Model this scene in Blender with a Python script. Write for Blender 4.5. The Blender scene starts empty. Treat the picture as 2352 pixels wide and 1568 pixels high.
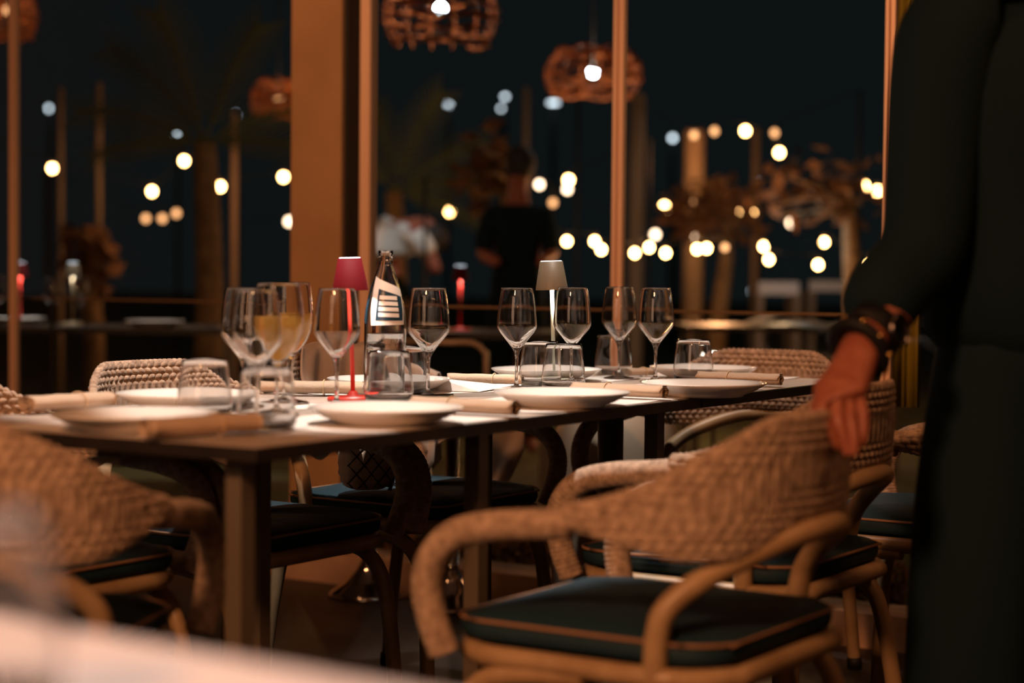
import bpy, math, random
import numpy as np
from mathutils import Vector, Matrix

random.seed(7); rng = np.random.default_rng(7)
SC = bpy.context.scene
COL = SC.collection

# ------------------------------------------------------------------ camera
FPX, CAMH, YH = 4318.0, 1.01, 625.0
PITCH = math.atan((784 - YH) / FPX); ROLL = math.radians(0.5)
fw = np.array([0, math.cos(PITCH), -math.sin(PITCH)]); rt = np.array([1.0, 0, 0]); up = np.cross(rt, fw)
cr, sr = math.cos(ROLL), math.sin(ROLL)
cam_x = cr * rt + sr * up
cam_y = -sr * rt + cr * up
cd = bpy.data.cameras.new('camera'); cam = bpy.data.objects.new('camera', cd); COL.objects.link(cam)
M = Matrix.Identity(4)
for i in range(3):
    M[i][0] = cam_x[i]; M[i][1] = cam_y[i]; M[i][2] = -fw[i]
M[0][3], M[1][3], M[2][3] = 0, 0, CAMH
cam.matrix_world = M
cd.sensor_width = 36; cd.lens = 36 * FPX / 2352; cd.clip_end = 200; cd.clip_start = 0.05
cd.dof.use_dof = True; cd.dof.focus_distance = 4.15; cd.dof.aperture_fstop = 1.9
SC.camera = cam

# ------------------------------------------------------------------ view, world, lights
SC.view_settings.view_transform = 'Standard'; SC.view_settings.look = 'None'
SC.view_settings.gamma = 1; SC.view_settings.use_curve_mapping = False
SC.view_settings.exposure = 0.0
cy = SC.cycles
cy.use_denoising = True; cy.max_bounces = 14; cy.transmission_bounces = 12; cy.glossy_bounces = 4
cy.diffuse_bounces = 3; cy.transparent_max_bounces = 16; cy.sample_clamp_indirect = 3.0
cy.caustics_reflective = False; cy.caustics_refractive = True; cy.blur_glossy = 0.3

w = bpy.data.worlds.new('night'); SC.world = w; w.use_nodes = True
bg = w.node_tree.nodes['Background']; bg.inputs[0].default_value = (0.56, 0.80, 0.86, 1); bg.inputs[1].default_value = 0.0085

def light(kind, name, loc, energy, color, target=None, size=0.1, angle=60, blend=0.6):
    l = bpy.data.lights.new(name, kind); l.energy = energy; l.color = color
    if kind == 'AREA': l.size = size
    else: l.shadow_soft_size = size
    if kind == 'SPOT': l.spot_size = math.radians(angle); l.spot_blend = blend
    o = bpy.data.objects.new(name, l); COL.objects.link(o); o.location = loc
    if target is not None:
        o.rotation_euler = (Vector(target) - Vector(loc)).to_track_quat('-Z', 'Y').to_euler()
    return o

O0 = np.array([-.372, 2.732, 0]); U1 = np.array([.537, .844, 0]); V1 = np.array([-.844, .537, 0])
def W(u, v, z=0.0): return tuple(O0 + U1 * u + V1 * v + np.array([0, 0, z]))
ANG_U = math.atan2(U1[1], U1[0])          # direction of the long side of the table

WARM = (1.0, .85, .73); ORG = (1.0, .42, .17)
light('SPOT', 'ceiling_spot_over_table', W(.88, .54, 2.75), 300, WARM, W(.88, .50, .75), .035, 43, .22)
light('SPOT', 'ceiling_spot_far_table', W(1.85, .50, 2.75), 125, WARM, W(1.85, .42, .75), .035, 38, .5)
light('SPOT', 'ceiling_spot_near_table', W(-1.6, -1.1, 2.6), 230, (1, .88, .86), W(-1.55, -1.05, .75), .04, 44, .5)
light('AREA', 'low_fill_light', (-1.5, 0.9, 1.5), 8, (1, .56, .34), (.2, 4, .4), 1.0)  # unseen fill added to lift the dark under tables and chair arms
for _q in ((-2.2, -1.6, 2.2), (-1.2, -2.2, 2.4), (0.3, -2.4, 2.3), (1.4, -1.8, 2.2), (2.2, -.6, 2.4), (-2.8, .4, 2.3), (2.6, .6, 2.1)):
    light('POINT', 'room_bulb', _q, 3, ORG, size=.035)
light('AREA', 'warm_room_light', (-1.3, -0.4, 2.7), 112, ORG, (0.3, 3.2, .5), .4)
light('AREA', 'warm_room_light_right', (1.9, 2.6, 2.7), 8, ORG, (-.8, 5.4, .9), .4)
light('SPOT', 'column_wash', (-1.5, 4.4, 2.6), 66, ORG, (-.8, 6.2, 1.3), .06, 60, .8)
light('SPOT', 'post_wash', (.1, 3.9, 2.7), 55, ORG, (.9, 5.3, 1.3), .06, 60, .8)

# ------------------------------------------------------------------ pixel -> place helpers
def ray(px, py):
    a, b = px - 1176, py - 784
    x = cr * a + sr * b; y = -sr * a + cr * b
    return rt * x / FPX - up * y / FPX + fw
CAM = np.array([0, 0, CAMH])
def at(px, py, z): r = ray(px, py); return CAM + r * (z - CAMH) / r[2]
def aty(px, py, Y): r = ray(px, py); return CAM + r * Y / r[1]
def atu(px, py, u):
    r = ray(px, py); t = (u - (CAM - O0) @ U1) / (r @ U1); return CAM + r * t

# ------------------------------------------------------------------ materials
def mat(name, color, rough=.5, metal=0., noise=None, bump=None, spec=.5, coat=0, sheen=0, emit=None, estr=0, trans=0, ior=1.45):
    m = bpy.data.materials.new(name); m.use_nodes = True
    nt = m.node_tree; b = nt.nodes['Principled BSDF']
    b.inputs['Base Color'].default_value = (*color, 1); b.inputs['Roughness'].default_value = rough
    b.inputs['Metallic'].default_value = metal; b.inputs['Specular IOR Level'].default_value = spec
    b.inputs['Coat Weight'].default_value = coat; b.inputs['Sheen Weight'].default_value = sheen
    b.inputs['Transmission Weight'].default_value = trans; b.inputs['IOR'].default_value = ior
    if emit: b.inputs['Emission Color'].default_value = (*emit, 1); b.inputs['Emission Strength'].default_value = estr
    if noise or bump:
        tc = nt.nodes.new('ShaderNodeTexCoord')
    if noise:
        sc, c2, detail = noise
        n = nt.nodes.new('ShaderNodeTexNoise'); n.inputs['Scale'].default_value = sc; n.inputs['Detail'].default_value = detail
        nt.links.new(tc.outputs['Object'], n.inputs['Vector'])
        mx = nt.nodes.new('ShaderNodeMix'); mx.data_type = 'RGBA'
        mx.inputs[6].default_value = (*color, 1); mx.inputs[7].default_value = (*c2, 1)
        rp = nt.nodes.new('ShaderNodeMapRange'); rp.inputs[1].default_value = .35; rp.inputs[2].default_value = .65
        nt.links.new(n.outputs['Fac'], rp.inputs[0]); nt.links.new(rp.outputs[0], mx.inputs[0])
        nt.links.new(mx.outputs[2], b.inputs['Base Color'])
    if bump:
        sc, st = bump
        n = nt.nodes.new('ShaderNodeTexNoise'); n.inputs['Scale'].default_value = sc; n.inputs['Detail'].default_value = 4
        nt.links.new(tc.outputs['Object'], n.inputs['Vector'])
        bp = nt.nodes.new('ShaderNodeBump'); bp.inputs['Strength'].default_value = st; bp.inputs['Distance'].default_value = .01
        nt.links.new(n.outputs['Fac'], bp.inputs['Height']); nt.links.new(bp.outputs[0], b.inputs['Normal'])
    return m
def emis(name, color, s):
    m = bpy.data.materials.new(name); m.use_nodes = True; nt = m.node_tree; nt.nodes.clear()
    e = nt.nodes.new('ShaderNodeEmission'); e.inputs[0].default_value = (*color, 1); e.inputs[1].default_value = s
    o = nt.nodes.new('ShaderNodeOutputMaterial'); nt.links.new(e.outputs[0], o.inputs[0]); return m
def glassmat(name, color=(1, 1, 1), ior=1.45, rough=0.0):
    m = bpy.data.materials.new(name); m.use_nodes = True; nt = m.node_tree; nt.nodes.clear()
    g = nt.nodes.new('ShaderNodeBsdfGlass'); g.inputs['Color'].default_value = (*color, 1); g.inputs['IOR'].default_value = ior
    g.inputs['Roughness'].default_value = rough
    o = nt.nodes.new('ShaderNodeOutputMaterial'); nt.links.new(g.outputs[0], o.inputs[0]); return m
def winemat(name, col):
    m = bpy.data.materials.new(name); m.use_nodes = True; nt = m.node_tree; nt.nodes.clear()
    g = nt.nodes.new('ShaderNodeBsdfGlass'); g.inputs['Color'].default_value = (*col, 1); g.inputs['IOR'].default_value = 1.34
    t = nt.nodes.new('ShaderNodeBsdfTranslucent'); t.inputs[0].default_value = (.98, .64, .28, 1)
    mx = nt.nodes.new('ShaderNodeMixShader'); mx.inputs[0].default_value = .38; o = nt.nodes.new('ShaderNodeOutputMaterial')
    nt.links.new(g.outputs[0], mx.inputs[1]); nt.links.new(t.outputs[0], mx.inputs[2]); nt.links.new(mx.outputs[0], o.inputs[0]); return m
def panemat(name):
    m = bpy.data.materials.new(name); m.use_nodes = True; nt = m.node_tree; nt.nodes.clear()
    t = nt.nodes.new('ShaderNodeBsdfTransparent'); t.inputs[0].default_value = (.93, .95, .95, 1)
    g = nt.nodes.new('ShaderNodeBsdfGlossy'); g.inputs['Roughness'].default_value = .0
    f = nt.nodes.new('ShaderNodeFresnel'); f.inputs[0].default_value = 1.3
    mx = nt.nodes.new('ShaderNodeMixShader'); o = nt.nodes.new('ShaderNodeOutputMaterial')
    nt.links.new(f.outputs[0], mx.inputs[0]); nt.links.new(t.outputs[0], mx.inputs[1]); nt.links.new(g.outputs[0], mx.inputs[2])
    nt.links.new(mx.outputs[0], o.inputs[0]); return m

M_WICK = mat('woven_cord', (.47, .34, .25), .8, noise=(70, (.25, .17, .12), 3), sheen=.1)
M_TUBE = mat('bamboo_look_tube', (.40, .27, .15), .38, noise=(14, (.30, .19, .10), 4))
M_CUSH = mat('teal_cushion', (.008, .028, .042), .7, bump=(18, .25), spec=.3)
M_PIPE = mat('tan_piping', (.30, .16, .09), .6)
M_BLACK = mat('black_rubber', (.012, .012, .013), .6)
M_TOP = mat('dark_table_top', (.012, .010, .010), .45, noise=(30, (.018, .014, .012), 5))
M_TEDGE = mat('black_table_leg', (.12, .095, .07), .5)
M_MAT = mat('paper_placemat', (.78, .73, .69), .7, noise=(60, (.72, .66, .62), 4))
M_PLATE = mat('glazed_porcelain', (.80, .76, .72), .22, coat=.4)
M_NAP = mat('beige_linen', (.48, .35, .25), .85, bump=(420, .35), sheen=.3)
M_CORD = mat('jute_string', (.62, .44, .26), .8)
M_STEEL = mat('cutlery_steel', (.62, .60, .58), .18, 1.0)
M_BLKMET = mat('black_cutlery', (.05, .045, .04), .25, 1.0)
M_GLASS = glassmat('clear_glass')
M_WATER = glassmat('still_water', (1, 1, 1), 1.33)
M_WINE = winemat('white_wine', (1.0, .82, .48))
M_RED = mat('red_lacquer', (.15, .005, .012), .7, spec=.2)
M_TPALE = mat('pale_laminate', (.46, .38, .33), .38, noise=(25, (.42, .34, .29), 4))
M_REDST = mat('red_lacquer_stem', (.75, .05, .03), .4)
M_OLIVE = mat('olive_lacquer', (.20, .17, .12), .5)
M_OLIVST = mat('pale_olive_stem', (.62, .66, .52), .4)
M_LEDW = emis('lamp_diffuser', (.85, .93, 1.0), 14)
M_COLM = mat('painted_column', (.42, .25, .13), .6, noise=(3, (.34, .20, .10), 5), bump=(60, .1))
M_BRZSHADE = mat('dark_bronze_and_shade', (.022, .020, .018), .7, spec=.2)  # rail posts, and the strip that paints the column side's shade
M_FRAMEL = mat('bronze_window_post', (.85, .58, .42), .35, .1)
M_PLAST = mat('brown_plaster', (.16, .11, .08), .8, noise=(4, (.13, .09, .065), 4))
M_RAIL = mat('aged_bronze', (.30, .17, .09), .5)
M_KERB = mat('terracotta_kerb', (.50, .32, .22), .6, noise=(9, (.40, .25, .17), 5))
M_PANE = panemat('window_glass')
M_FLOOR = mat('dark_floor_boards', (.024, .019, .016), .5, noise=(5, (.036, .027, .022), 5))
M_GROUND = mat('night_lawn', (.075, .080, .022), .9, noise=(2.2, (.09, .07, .022), 6), bump=(40, .5))
M_CHROME = mat('polished_chrome', (.80, .74, .68), .06, 1.0)
M_CREAM = mat('cream_cloth', (.58, .46, .38), .85, bump=(30, .15), sheen=.3)
M_BAG = mat('taupe_leather', (.60, .45, .35), .42)
M_BAGSEAM = mat('dark_leather_cord', (.02, .014, .012), .5)
M_GOLD = mat('brass_chain', (.75, .45, .16), .25, 1.0)
M_POUF = mat('cream_leatherette', (.62, .52, .40), .5)
M_SKIN = mat('skin', (.32, .105, .062), .5, noise=(35, (.26, .075, .042), 3))
M_DARK = mat('black_cotton', (.006, .015, .019), .9, spec=.1)
M_DARK2 = mat('dark_trousers', (.008, .019, .024), .9, spec=.1)
M_WATCHC = mat('dark_steel_watch', (.14, .12, .11), .25, 1.0)
M_LEATH = mat('black_leather_strap', (.006, .006, .007), .6, spec=.25)
M_YEL = mat('mustard_cloth', (.42, .30, .03), .8)
M_RAT = mat('rattan_strand', (.60, .17, .035), .7, noise=(40, (.22, .07, .02), 3))
M_BULBW = emis('white_bulb', (.80, .90, 1.0), 55)
M_STR = emis('warm_string_bulb', (1.0, .50, .17), 40)
M_STRD = emis('dim_string_bulb', (1.0, .45, .18), 3.2)
M_STRP = emis('pale_string_bulb', (1.0, .66, .42), 10)
M_COOL = emis('cool_lamp', (.80, .91, 1.0), 4.5)
M_CABLE = mat('black_cable', (.01, .01, .01), .6)
M_BARK = mat('tree_bark', (.30, .19, .09), .85, noise=(12, (.18, .11, .05), 5), bump=(20, .6))
M_LEAF = mat('garden_leaf', (.10, .12, .04), .7)
M_LEAFO = mat('dry_leaf', (.25, .12, .05), .8, noise=(20, (.10, .05, .02), 2))
M_WHITEC = mat('white_shirt', (.62, .62, .58), .8)
M_HAIR = mat('dark_hair', (.02, .015, .012), .7)
M_WHITET = mat('white_tablecloth', (.36, .37, .38), .8)
M_LBLC = mat('pale_label_paper', (.72, .66, .60), .4)
M_LBLN = mat('navy_label_ink', (.012, .035, .055), .3)
M_CONC = mat('concrete_canopy', (.22, .19, .16), .8)

# ------------------------------------------------------------------ mesh helpers
def mk(name, v, f, m, parent=None, smooth=True, loc=None):
    me = bpy.data.meshes.new(name); me.from_pydata([tuple(p) for p in v], [], [tuple(q) for q in f]); me.update()
    if smooth: me.polygons.foreach_set('use_smooth', [True] * len(me.polygons))
    me.materials.append(m)
    o = bpy.data.objects.new(name, me); COL.objects.link(o)
    if parent is not None: o.parent = parent
    if loc is not None: o.location = loc
    return o
def tag(o, label=None, cat=None, group=None, kind=None):
    if label: o['label'] = label
    if cat: o['category'] = cat
    if group: o['group'] = group
    if kind: o['kind'] = kind
    return o
def thing(name, loc, rz=0, label=None, cat=None, group=None, rot=None):
    o = bpy.data.objects.new(name, None); COL.objects.link(o); o.empty_display_size = .05
    o.location = loc; o.rotation_euler = rot if rot else (0, 0, rz)
    return tag(o, label, cat, group)
def dup(root, loc, rz=None, label=None, group=None, rot=None):
    r = root.copy(); COL.objects.link(r); r.location = loc
    if rz is not None: r.rotation_euler = (0, 0, rz)
    if rot: r.rotation_euler = rot
    if label: r['label'] = label
    if group: r['group'] = group
    for ch in list(root.children):
        c = ch.copy(); COL.objects.link(c); c.parent = r
        for g in list(ch.children):
            d = g.copy(); COL.objects.link(d); d.parent = c
    return r
class MB:
    def __init__(s): s.v = []; s.f = []
    def add(s, v, f):
        n = len(s.v); s.v += [tuple(p) for p in v]; s.f += [tuple(i + n for i in q) for q in f]; return s
    def obj(s, name, m, parent=None, smooth=True, loc=None): return mk(name, s.v, s.f, m, parent, smooth, loc)
def box(x0, x1, y0, y1, z0, z1):
    v = [(x, y, z) for x in (x0, x1) for y in (y0, y1) for z in (z0, z1)]
    return v, [(0, 1, 3, 2), (4, 6, 7, 5), (0, 4, 5, 1), (2, 3, 7, 6), (0, 2, 6, 4), (1, 5, 7, 3)]
def ubox(u0, u1, v0, v1, z0, z1):
    vv = [W(u, v, z) for u in (u0, u1) for v in (v0, v1) for z in (z0, z1)]
    return vv, [(0, 1, 3, 2), (4, 6, 7, 5), (0, 4, 5, 1), (2, 3, 7, 6), (0, 2, 6, 4), (1, 5, 7, 3)]
def catmull(P, step, closed=False):
    P = [np.array(p, float) for p in P]; n = len(P); out = []
    segs = n if closed else n - 1
    for i in range(segs):
        p1, p2 = P[i], P[(i + 1) % n]
        p0 = P[(i - 1) % n] if (closed or i > 0) else 2 * p1 - p2
        p3 = P[(i + 2) % n] if (closed or i + 2 < n) else 2 * p2 - p1
        k = max(2, int(np.linalg.norm(p2 - p1) / step))
        for t in np.arange(k) / k:
            out.append(.5 * ((2 * p1) + (-p0 + p2) * t + (2 * p0 - 5 * p1 + 4 * p2 - p3) * t * t + (-p0 + 3 * p1 - 3 * p2 + p3) * t ** 3))
    if not closed: out.append(P[-1])
    return np.array(out)
def tube(path, r, n=12, step=.012, closed=False, rough=None, caps=True, raw=False):
    P = np.array(path, float) if raw else catmull(path, step, closed)
    N = len(P)
    T = np.roll(P, -1, 0) - np.roll(P, 1, 0)
    if not closed: T[0] = P[1] - P[0]; T[-1] = P[-1] - P[-2]
    T /= np.linalg.norm(T, axis=1)[:, None]
    a = np.array([0, 0, 1.0]) if abs(T[0][2]) < .9 else np.array([1.0, 0, 0])
    nn = np.cross(T[0], a); nn /= np.linalg.norm(nn)
    L = 0; v = []
    for i in range(N):
        if i: L += np.linalg.norm(P[i] - P[i - 1])
        nn = nn - T[i] * (nn @ T[i]); nn /= np.linalg.norm(nn); bb = np.cross(T[i], nn)
        rr = r(i / (N - 1)) if callable(r) else r
        for j in range(n):
            th = 2 * math.pi * j / n
            q = rr * (rough(L, th) if rough else 1)
            v.append(P[i] + q * (math.cos(th) * nn + math.sin(th) * bb))
    f = []
    for i in range(N if closed else N - 1):
        for j in range(n):
            a_, b_ = i * n + j, i * n + (j + 1) % n; i2 = (i + 1) % N
            f.append((a_, b_, i2 * n + (j + 1) % n, i2 * n + j))
    if not closed and caps:
        f.append(tuple(range(n))[::-1]); f.append(tuple(range((N - 1) * n, N * n)))
    return v, f
def lathe(prof, n=40, z0=0):
    v = []; f = []; rings = []
    for r, z in prof:
        if r <= 1e-6: rings.append([len(v)]); v.append((0, 0, z + z0))
        else:
            rings.append(list(range(len(v), len(v) + n)))
            v += [(r * math.cos(2 * math.pi * j / n), r * math.sin(2 * math.pi * j / n), z + z0) for j in range(n)]
    for a, b in zip(rings, rings[1:]):
        if len(a) == 1 and len(b) == 1: continue
        for j in range(n):
            k = (j + 1) % n
            if len(a) == 1: f.append((a[0], b[k], b[j]))
            elif len(b) == 1: f.append((a[j], a[k], b[0]))
            else: f.append((a[j], a[k], b[k], b[j]))
    return v, f
def smoothp(prof, per=4):
    P = catmull([(a, b, 0) for a, b in prof], 1e9)
    out = []
    pp = [np.array((a, b, 0.)) for a, b in prof]
    for i in range(len(pp) - 1):
        p1, p2 = pp[i], pp[i + 1]; p0 = pp[i - 1] if i else 2 * p1 - p2; p3 = pp[i + 2] if i + 2 < len(pp) else 2 * p2 - p1
        for t in np.arange(per) / per:
            q = .5 * ((2 * p1) + (-p0 + p2) * t + (2 * p0 - 5 * p1 + 4 * p2 - p3) * t * t + (-p0 + 3 * p1 - 3 * p2 + p3) * t ** 3)
            out.append((max(q[0], 0), q[1]))
    out.append(prof[-1]); return out
def sphere(c, r, n=16, sq=(1, 1, 1)):
    v, f = lathe([(r * math.sin(math.pi * i / n) if 0 < i < n else 0, -r * math.cos(math.pi * i / n)) for i in range(n + 1)], n)
    return [(c[0] + p[0] * sq[0], c[1] + p[1] * sq[1], c[2] + p[2] * sq[2]) for p in v], f
def skin(name, pts, edges, radii, m, parent=None, sub=2, root=0):
    me = bpy.data.meshes.new(name); me.from_pydata([tuple(p) for p in pts], edges, []); me.update()
    o = bpy.data.objects.new(name, me); COL.objects.link(o)
    md = o.modifiers.new('skin', 'SKIN'); md.use_smooth_shade = True; md.branch_smoothing = .6
    for i, r in enumerate(radii):
        sv = me.skin_vertices[0].data[i]; sv.radius = r if isinstance(r, tuple) else (r, r); sv.use_root = (i == root)
    sb = o.modifiers.new('sub', 'SUBSURF'); sb.levels = sub; sb.render_levels = sub
    dg = bpy.context.evaluated_depsgraph_get(); ev = o.evaluated_get(dg)
    nm = bpy.data.meshes.new_from_object(ev); nm.materials.clear(); nm.materials.append(m)
    nm.polygons.foreach_set('use_smooth', [True] * len(nm.polygons))
    o.modifiers.clear(); o.data = nm
    if parent is not None: o.parent = parent
    return o

# ------------------------------------------------------------------ setting
fl = mk('floor', *ubox(-4.2, 2.78, -4.0, 6.5, -.05, 0), M_FLOOR, smooth=False); tag(fl, kind='structure')
gr = mk('ground', [W(2.86, -14, -.01), W(60, -60, -.01), W(60, 60, -.01), W(2.86, 16, -.01),
                   W(2.86, -14, -.2), W(60, -60, -.2), W(60, 60, -.2), W(2.86, 16, -.2)],
        [(0, 1, 2, 3), (4, 7, 6, 5), (0, 4, 5, 1), (1, 5, 6, 2), (2, 6, 7, 3), (3, 7, 4, 0)], M_GROUND, smooth=False)
tag(gr, kind='structure')
for nm, b_ in (('ceiling', (-4.2, 2.86, -4.0, 6.5, 3.0, 3.08)), ('wall_front', (-4.3, -4.2, -4.0, 6.5, 0, 3.0)), ('wall_left', (-4.2, 2.68, 6.5, 6.6, 0, 3.0)), ('wall_right', (-4.2, 2.68, -4.1, -4.0, 0, 3.0))):
    o = mk(nm, *ubox(*b_), M_PLAST, smooth=False); tag(o, kind='structure')
GU = 2.78                                   # plane of the glass wall
k_ = mk('trim_1', *ubox(2.68, 2.86, -2.2, 6.5, 0, .095), M_KERB, smooth=False); tag(k_, kind='structure')
def vof(p): return float((np.array(p) - O0) @ V1)
vcolL = vof(atu(668, 500, 2.70)); vcolR = vof(atu(783, 500, 2.70))
c_ = mk('wall_back', *ubox(2.70, 2.83, vcolR, vcolL, 0, 3.0), M_COLM, smooth=False); tag(c_, kind='structure')
vt0 = vof(atu(834, 500, 2.79)); vt1 = vof(atu(856, 500, 2.79))
c_ = mk('trim_2', *ubox(2.77, 2.81, vt1, vt0, .095, 3.0), M_FRAMEL, smooth=False); tag(c_, kind='structure')
c_ = mk('trim_shade_3', *ubox(2.715, 2.77, vt0 + .004, vcolR - .001, .095, 3.0), M_BRZSHADE, smooth=False); tag(c_, kind='structure')  # dark strip laid over the column's side face in place of its shade
def post(name, px, wpx, u=2.78):
    a, b = vof(atu(px - wpx / 2, 500, u)), vof(atu(px + wpx / 2, 500, u))
    mb = MB(); c = (a + b) / 2; h = abs(a - b) / 2
    mb.add(*ubox(u - .012, u + .016, c + h * .22, c + h, .095, 3.0)); mb.add(*ubox(u - .004, u + .016, c - h, c - h * .05, .095, 3.0))
    mb.add(*ubox(u + .004, u + .014, c - h * .1, c + h * .25, .095, 3.0))
    o = mb.obj(name, M_FRAMEL, smooth=False); tag(o, kind='structure'); return c
pl = post('trim_4', 31, 10); pm = post('trim_5', 1419, 21); pr = post('trim_6', 2040, 20)
for i, (a, b) in enumerate([(6.4, pl), (pl, vcolL), (vt1, pm), (pm, pr), (pr, -2.2)]):
    o = mk('window_%d' % (i + 1), *ubox(2.783, 2.789, b + .004 if b > -2 else b, a - .004, .095, 3.0), M_PANE, smooth=False); tag(o, kind='structure')

# rail behind the glass
za = atu(511, 689, 3.0); zb = atu(1941, 729, 3.0); zr = (za[2] + zb[2]) / 2
rl = thing('hand_rail', W(3.0, 2.0, 0), 0, 'slim bronze rail running low behind the glass wall, above the planting bed', 'rail')
def relv(pts, o): l = np.array(o.location); return [tuple(np.array(p) - l) for p in pts]
v, f = tube([W(3.0, 5.5, zr), W(3.0, 2, zr), W(3.0, -1.0, zr)], .0045, 8, 2); mk('rail_bar', relv(v, rl), f, M_RAIL, rl)
for q in (5.4, 3.55, -.95):
    v, f = tube([W(3.0, q, 0), W(3.0, q, zr)], .008, 8, 3); mk('rail_post', relv(v, rl), f, M_BRZSHADE, rl)

# leaf litter in the bed behind the kerb
mb = MB()
for i in range(2600):
    u = rng.uniform(2.9, 3.8); q = rng.uniform(-.4, 2.6); c = np.array(W(u, q, rng.uniform(.0, .07)))
    a = rng.normal(size=3); a /= np.linalg.norm(a); b = np.cross(a, rng.normal(size=3)); b /= np.linalg.norm(b); s = rng.uniform(.012, .035)
    mb.add([c - a * s, c + b * s * .5, c + a * s + np.cross(a, b) * s * .4, c - b * s * .5], [(0, 1, 2, 3)])
for i in range(900):
    u = rng.uniform(2.95, 3.8); q = rng.uniform(-.4, 2.6); c = np.array(W(u, q, rng.uniform(.03, .17)))
    a = rng.normal(size=3); a /= np.linalg.norm(a); b = np.cross(a, rng.normal(size=3)); b /= np.linalg.norm(b); s = rng.uniform(.015, .03)
    mb.add([c - a * s, c + b * s * .5, c + a * s, c - b * s * .5], [(0, 1, 2, 3)])
tag(mb.obj('leaf_litter', M_LEAFO, smooth=False), 'dark dry leaves covering the planting bed behind the low kerb', 'leaves', kind='stuff')
light('POINT', 'bed_light', W(3.6, 1.0, .6), .8, ORG, size=.05)

# ------------------------------------------------------------------ tables
TH = .75
def table_top(parent, u0, u1, v0, v1, th=.022):
    c = np.array([*parent.location]); pts = relv(ubox(u0, u1, v0, v1, TH - th, TH)[0], parent)
    o = mk('tabletop', pts, ubox(0, 1, 0, 1, 0, 1)[1], M_TOP, parent, False)
    bv = o.modifiers.new('b', 'BEVEL'); bv.width = .002; bv.segments = 2
    mk('top_surface', relv(ubox(u0 + .002, u1 - .002, v0 + .003, v1 - .003, TH - .0005, TH + .0006)[0], parent), ubox(0, 1, 0, 1, 0, 1)[1], M_TPALE, o, False)
    o.children[0].location = (0, 0, 0)
def leg_sq(parent, u, v, s=.0155, h=TH - .022):
    mk('leg', relv(ubox(u - s, u + s, v - s, v + s, 0, h)[0], parent), ubox(0, 1, 0, 1, 0, 1)[1], M_TEDGE, parent, False)
def solve_u(px, v, py=1000):
    r = ray(px, py); t = r[0] / r[1]; n0 = O0 + V1 * v
    return (t * n0[1] - n0[0]) / (U1[0] - t * U1[1])
tA = thing('dining_table', W(.72, .35, 0), 0, 'long dark table in front, laid with plates, wine glasses and a red lamp', 'table')
table_top(tA, 0, 1.435, 0, .75)
for px in (552, 1095, 1503): leg_sq(tA, solve_u(px, .085), .085)
for u in (.62, 1.385): leg_sq(tA, u, .515)
mk('apron', relv(ubox(.05, 1.385, .32, .37, TH - .05, TH - .0225)[0], tA), ubox(0, 1, 0, 1, 0, 1)[1], M_TEDGE, tA, False)
tB = thing('dining_table', W(1.82, .35, 0), 0, 'second dark table at the far right end, butted against the long one', 'table')
TL = 2.27
table_top(tB, 1.437, TL, 0, .75)
v, f = tube([W(1.67, .35, .03), W(1.67, .35, TH - .03)], .03, 12, .5); mk('pedestal', relv(v, tB), f, M_TEDGE, tB)
v, f = lathe([(0, 0), (.14, 0), (.14, .01), (.05, .03), (0, .03)], 32); mk('base_plate', relv([np.array(p) + np.array(W(1.67, .35, 0)) for p in v], tB), f, M_TEDGE, tB)
A_ = at(60, 1425, TH); B_ = at(1050, 1604, TH); eC = (B_ - A_) / np.linalg.norm(B_ - A_); nC_ = np.array([eC[1], -eC[0], 0])
if nC_[1] > 0: nC_ = -nC_
org = A_ - eC * .42
tC = thing('dining_table', (org[0], org[1], 0), math.atan2(eC[1], eC[0]), 'pale topped table blurred in the bottom left foreground', 'table')
mk('tabletop', *box(0, 1.1, -.7, 0, TH - .022, TH), M_TPALE, tC, False)
for x in (.05, 1.05):
    for y in (-.65, -.05): mk('leg', *box(x - .016, x + .016, y - .016, y + .016, 0, TH - .022), M_TEDGE, tC, False)

def placemat(u, v, ang, label, w_=.44, d_=.31):
    """paper sheet, thin, corners very slightly lifted"""
    n = 9; vs = []
    for i in range(n):
        for j in range(n):
            x = (i / (n - 1) - .5) * w_; y = (j / (n - 1) - .5) * d_
            e = max(abs(x) / (w_ / 2), abs(y) / (d_ / 2)); c = (abs(x) / (w_ / 2) * abs(y) / (d_ / 2)) ** 6
            vs.append((x, y, .0006 + .0012 * c * (1 + math.sin(7 * u + i))))
    top = list(range(n * n)); m = len(vs); vs += [(a, b, c - .0005) for a, b, c in vs]
    fs = []
    for i in range(n - 1):
        for j in range(n - 1):
            a = i * n + j; fs.append((a, a + n, a + n + 1, a + 1)); fs.append((a + m, a + m + 1, a + m + n + 1, a + m + n))
    o = mk('placemat', vs, fs, M_MAT, loc=W(u, v, TH + .0012)); o.rotation_euler = (0, 0, ANG_U + ang)
    return tag(o, label, 'placemat')
PL = [('near1', .50, .145), ('near2', 1.05, .13), ('near3', 1.53, .14), ('far1', .55, .60), ('far2', 1.20, .60), ('far3', 1.73, .6), ('headL', .14, .345), ('headR', 2.0, .33)]
MLAB = {'near1': 'white paper placemat under the front middle plate, before the red lamp', 'near2': 'white paper placemat under the plate nearest the olive lamp',
        'near3': 'white paper placemat under the front plate by the lone right tumbler', 'far1': 'white paper placemat under the back left plate near the wine glasses',
        'far2': 'white paper placemat under the plate behind the water bottle', 'far3': 'white paper placemat under the back plate behind the olive lamp',
        'headL': 'paper placemat at the left end of the long table', 'headR': 'paper placemat at the far right end of the tables'}
for n_, u, q in PL:
    if n_ == 'headL': placemat(.165, .36, math.pi / 2, MLAB[n_], .42, .30)
    elif n_ == 'headR': placemat(2.11, .35, math.pi / 2, MLAB[n_], .42, .30)
    elif n_.startswith('near'): placemat(u + .01, .165, 0, MLAB[n_], .46, .31)
    else: placemat(u, .575, 0, MLAB[n_], .44, .30)

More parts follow.
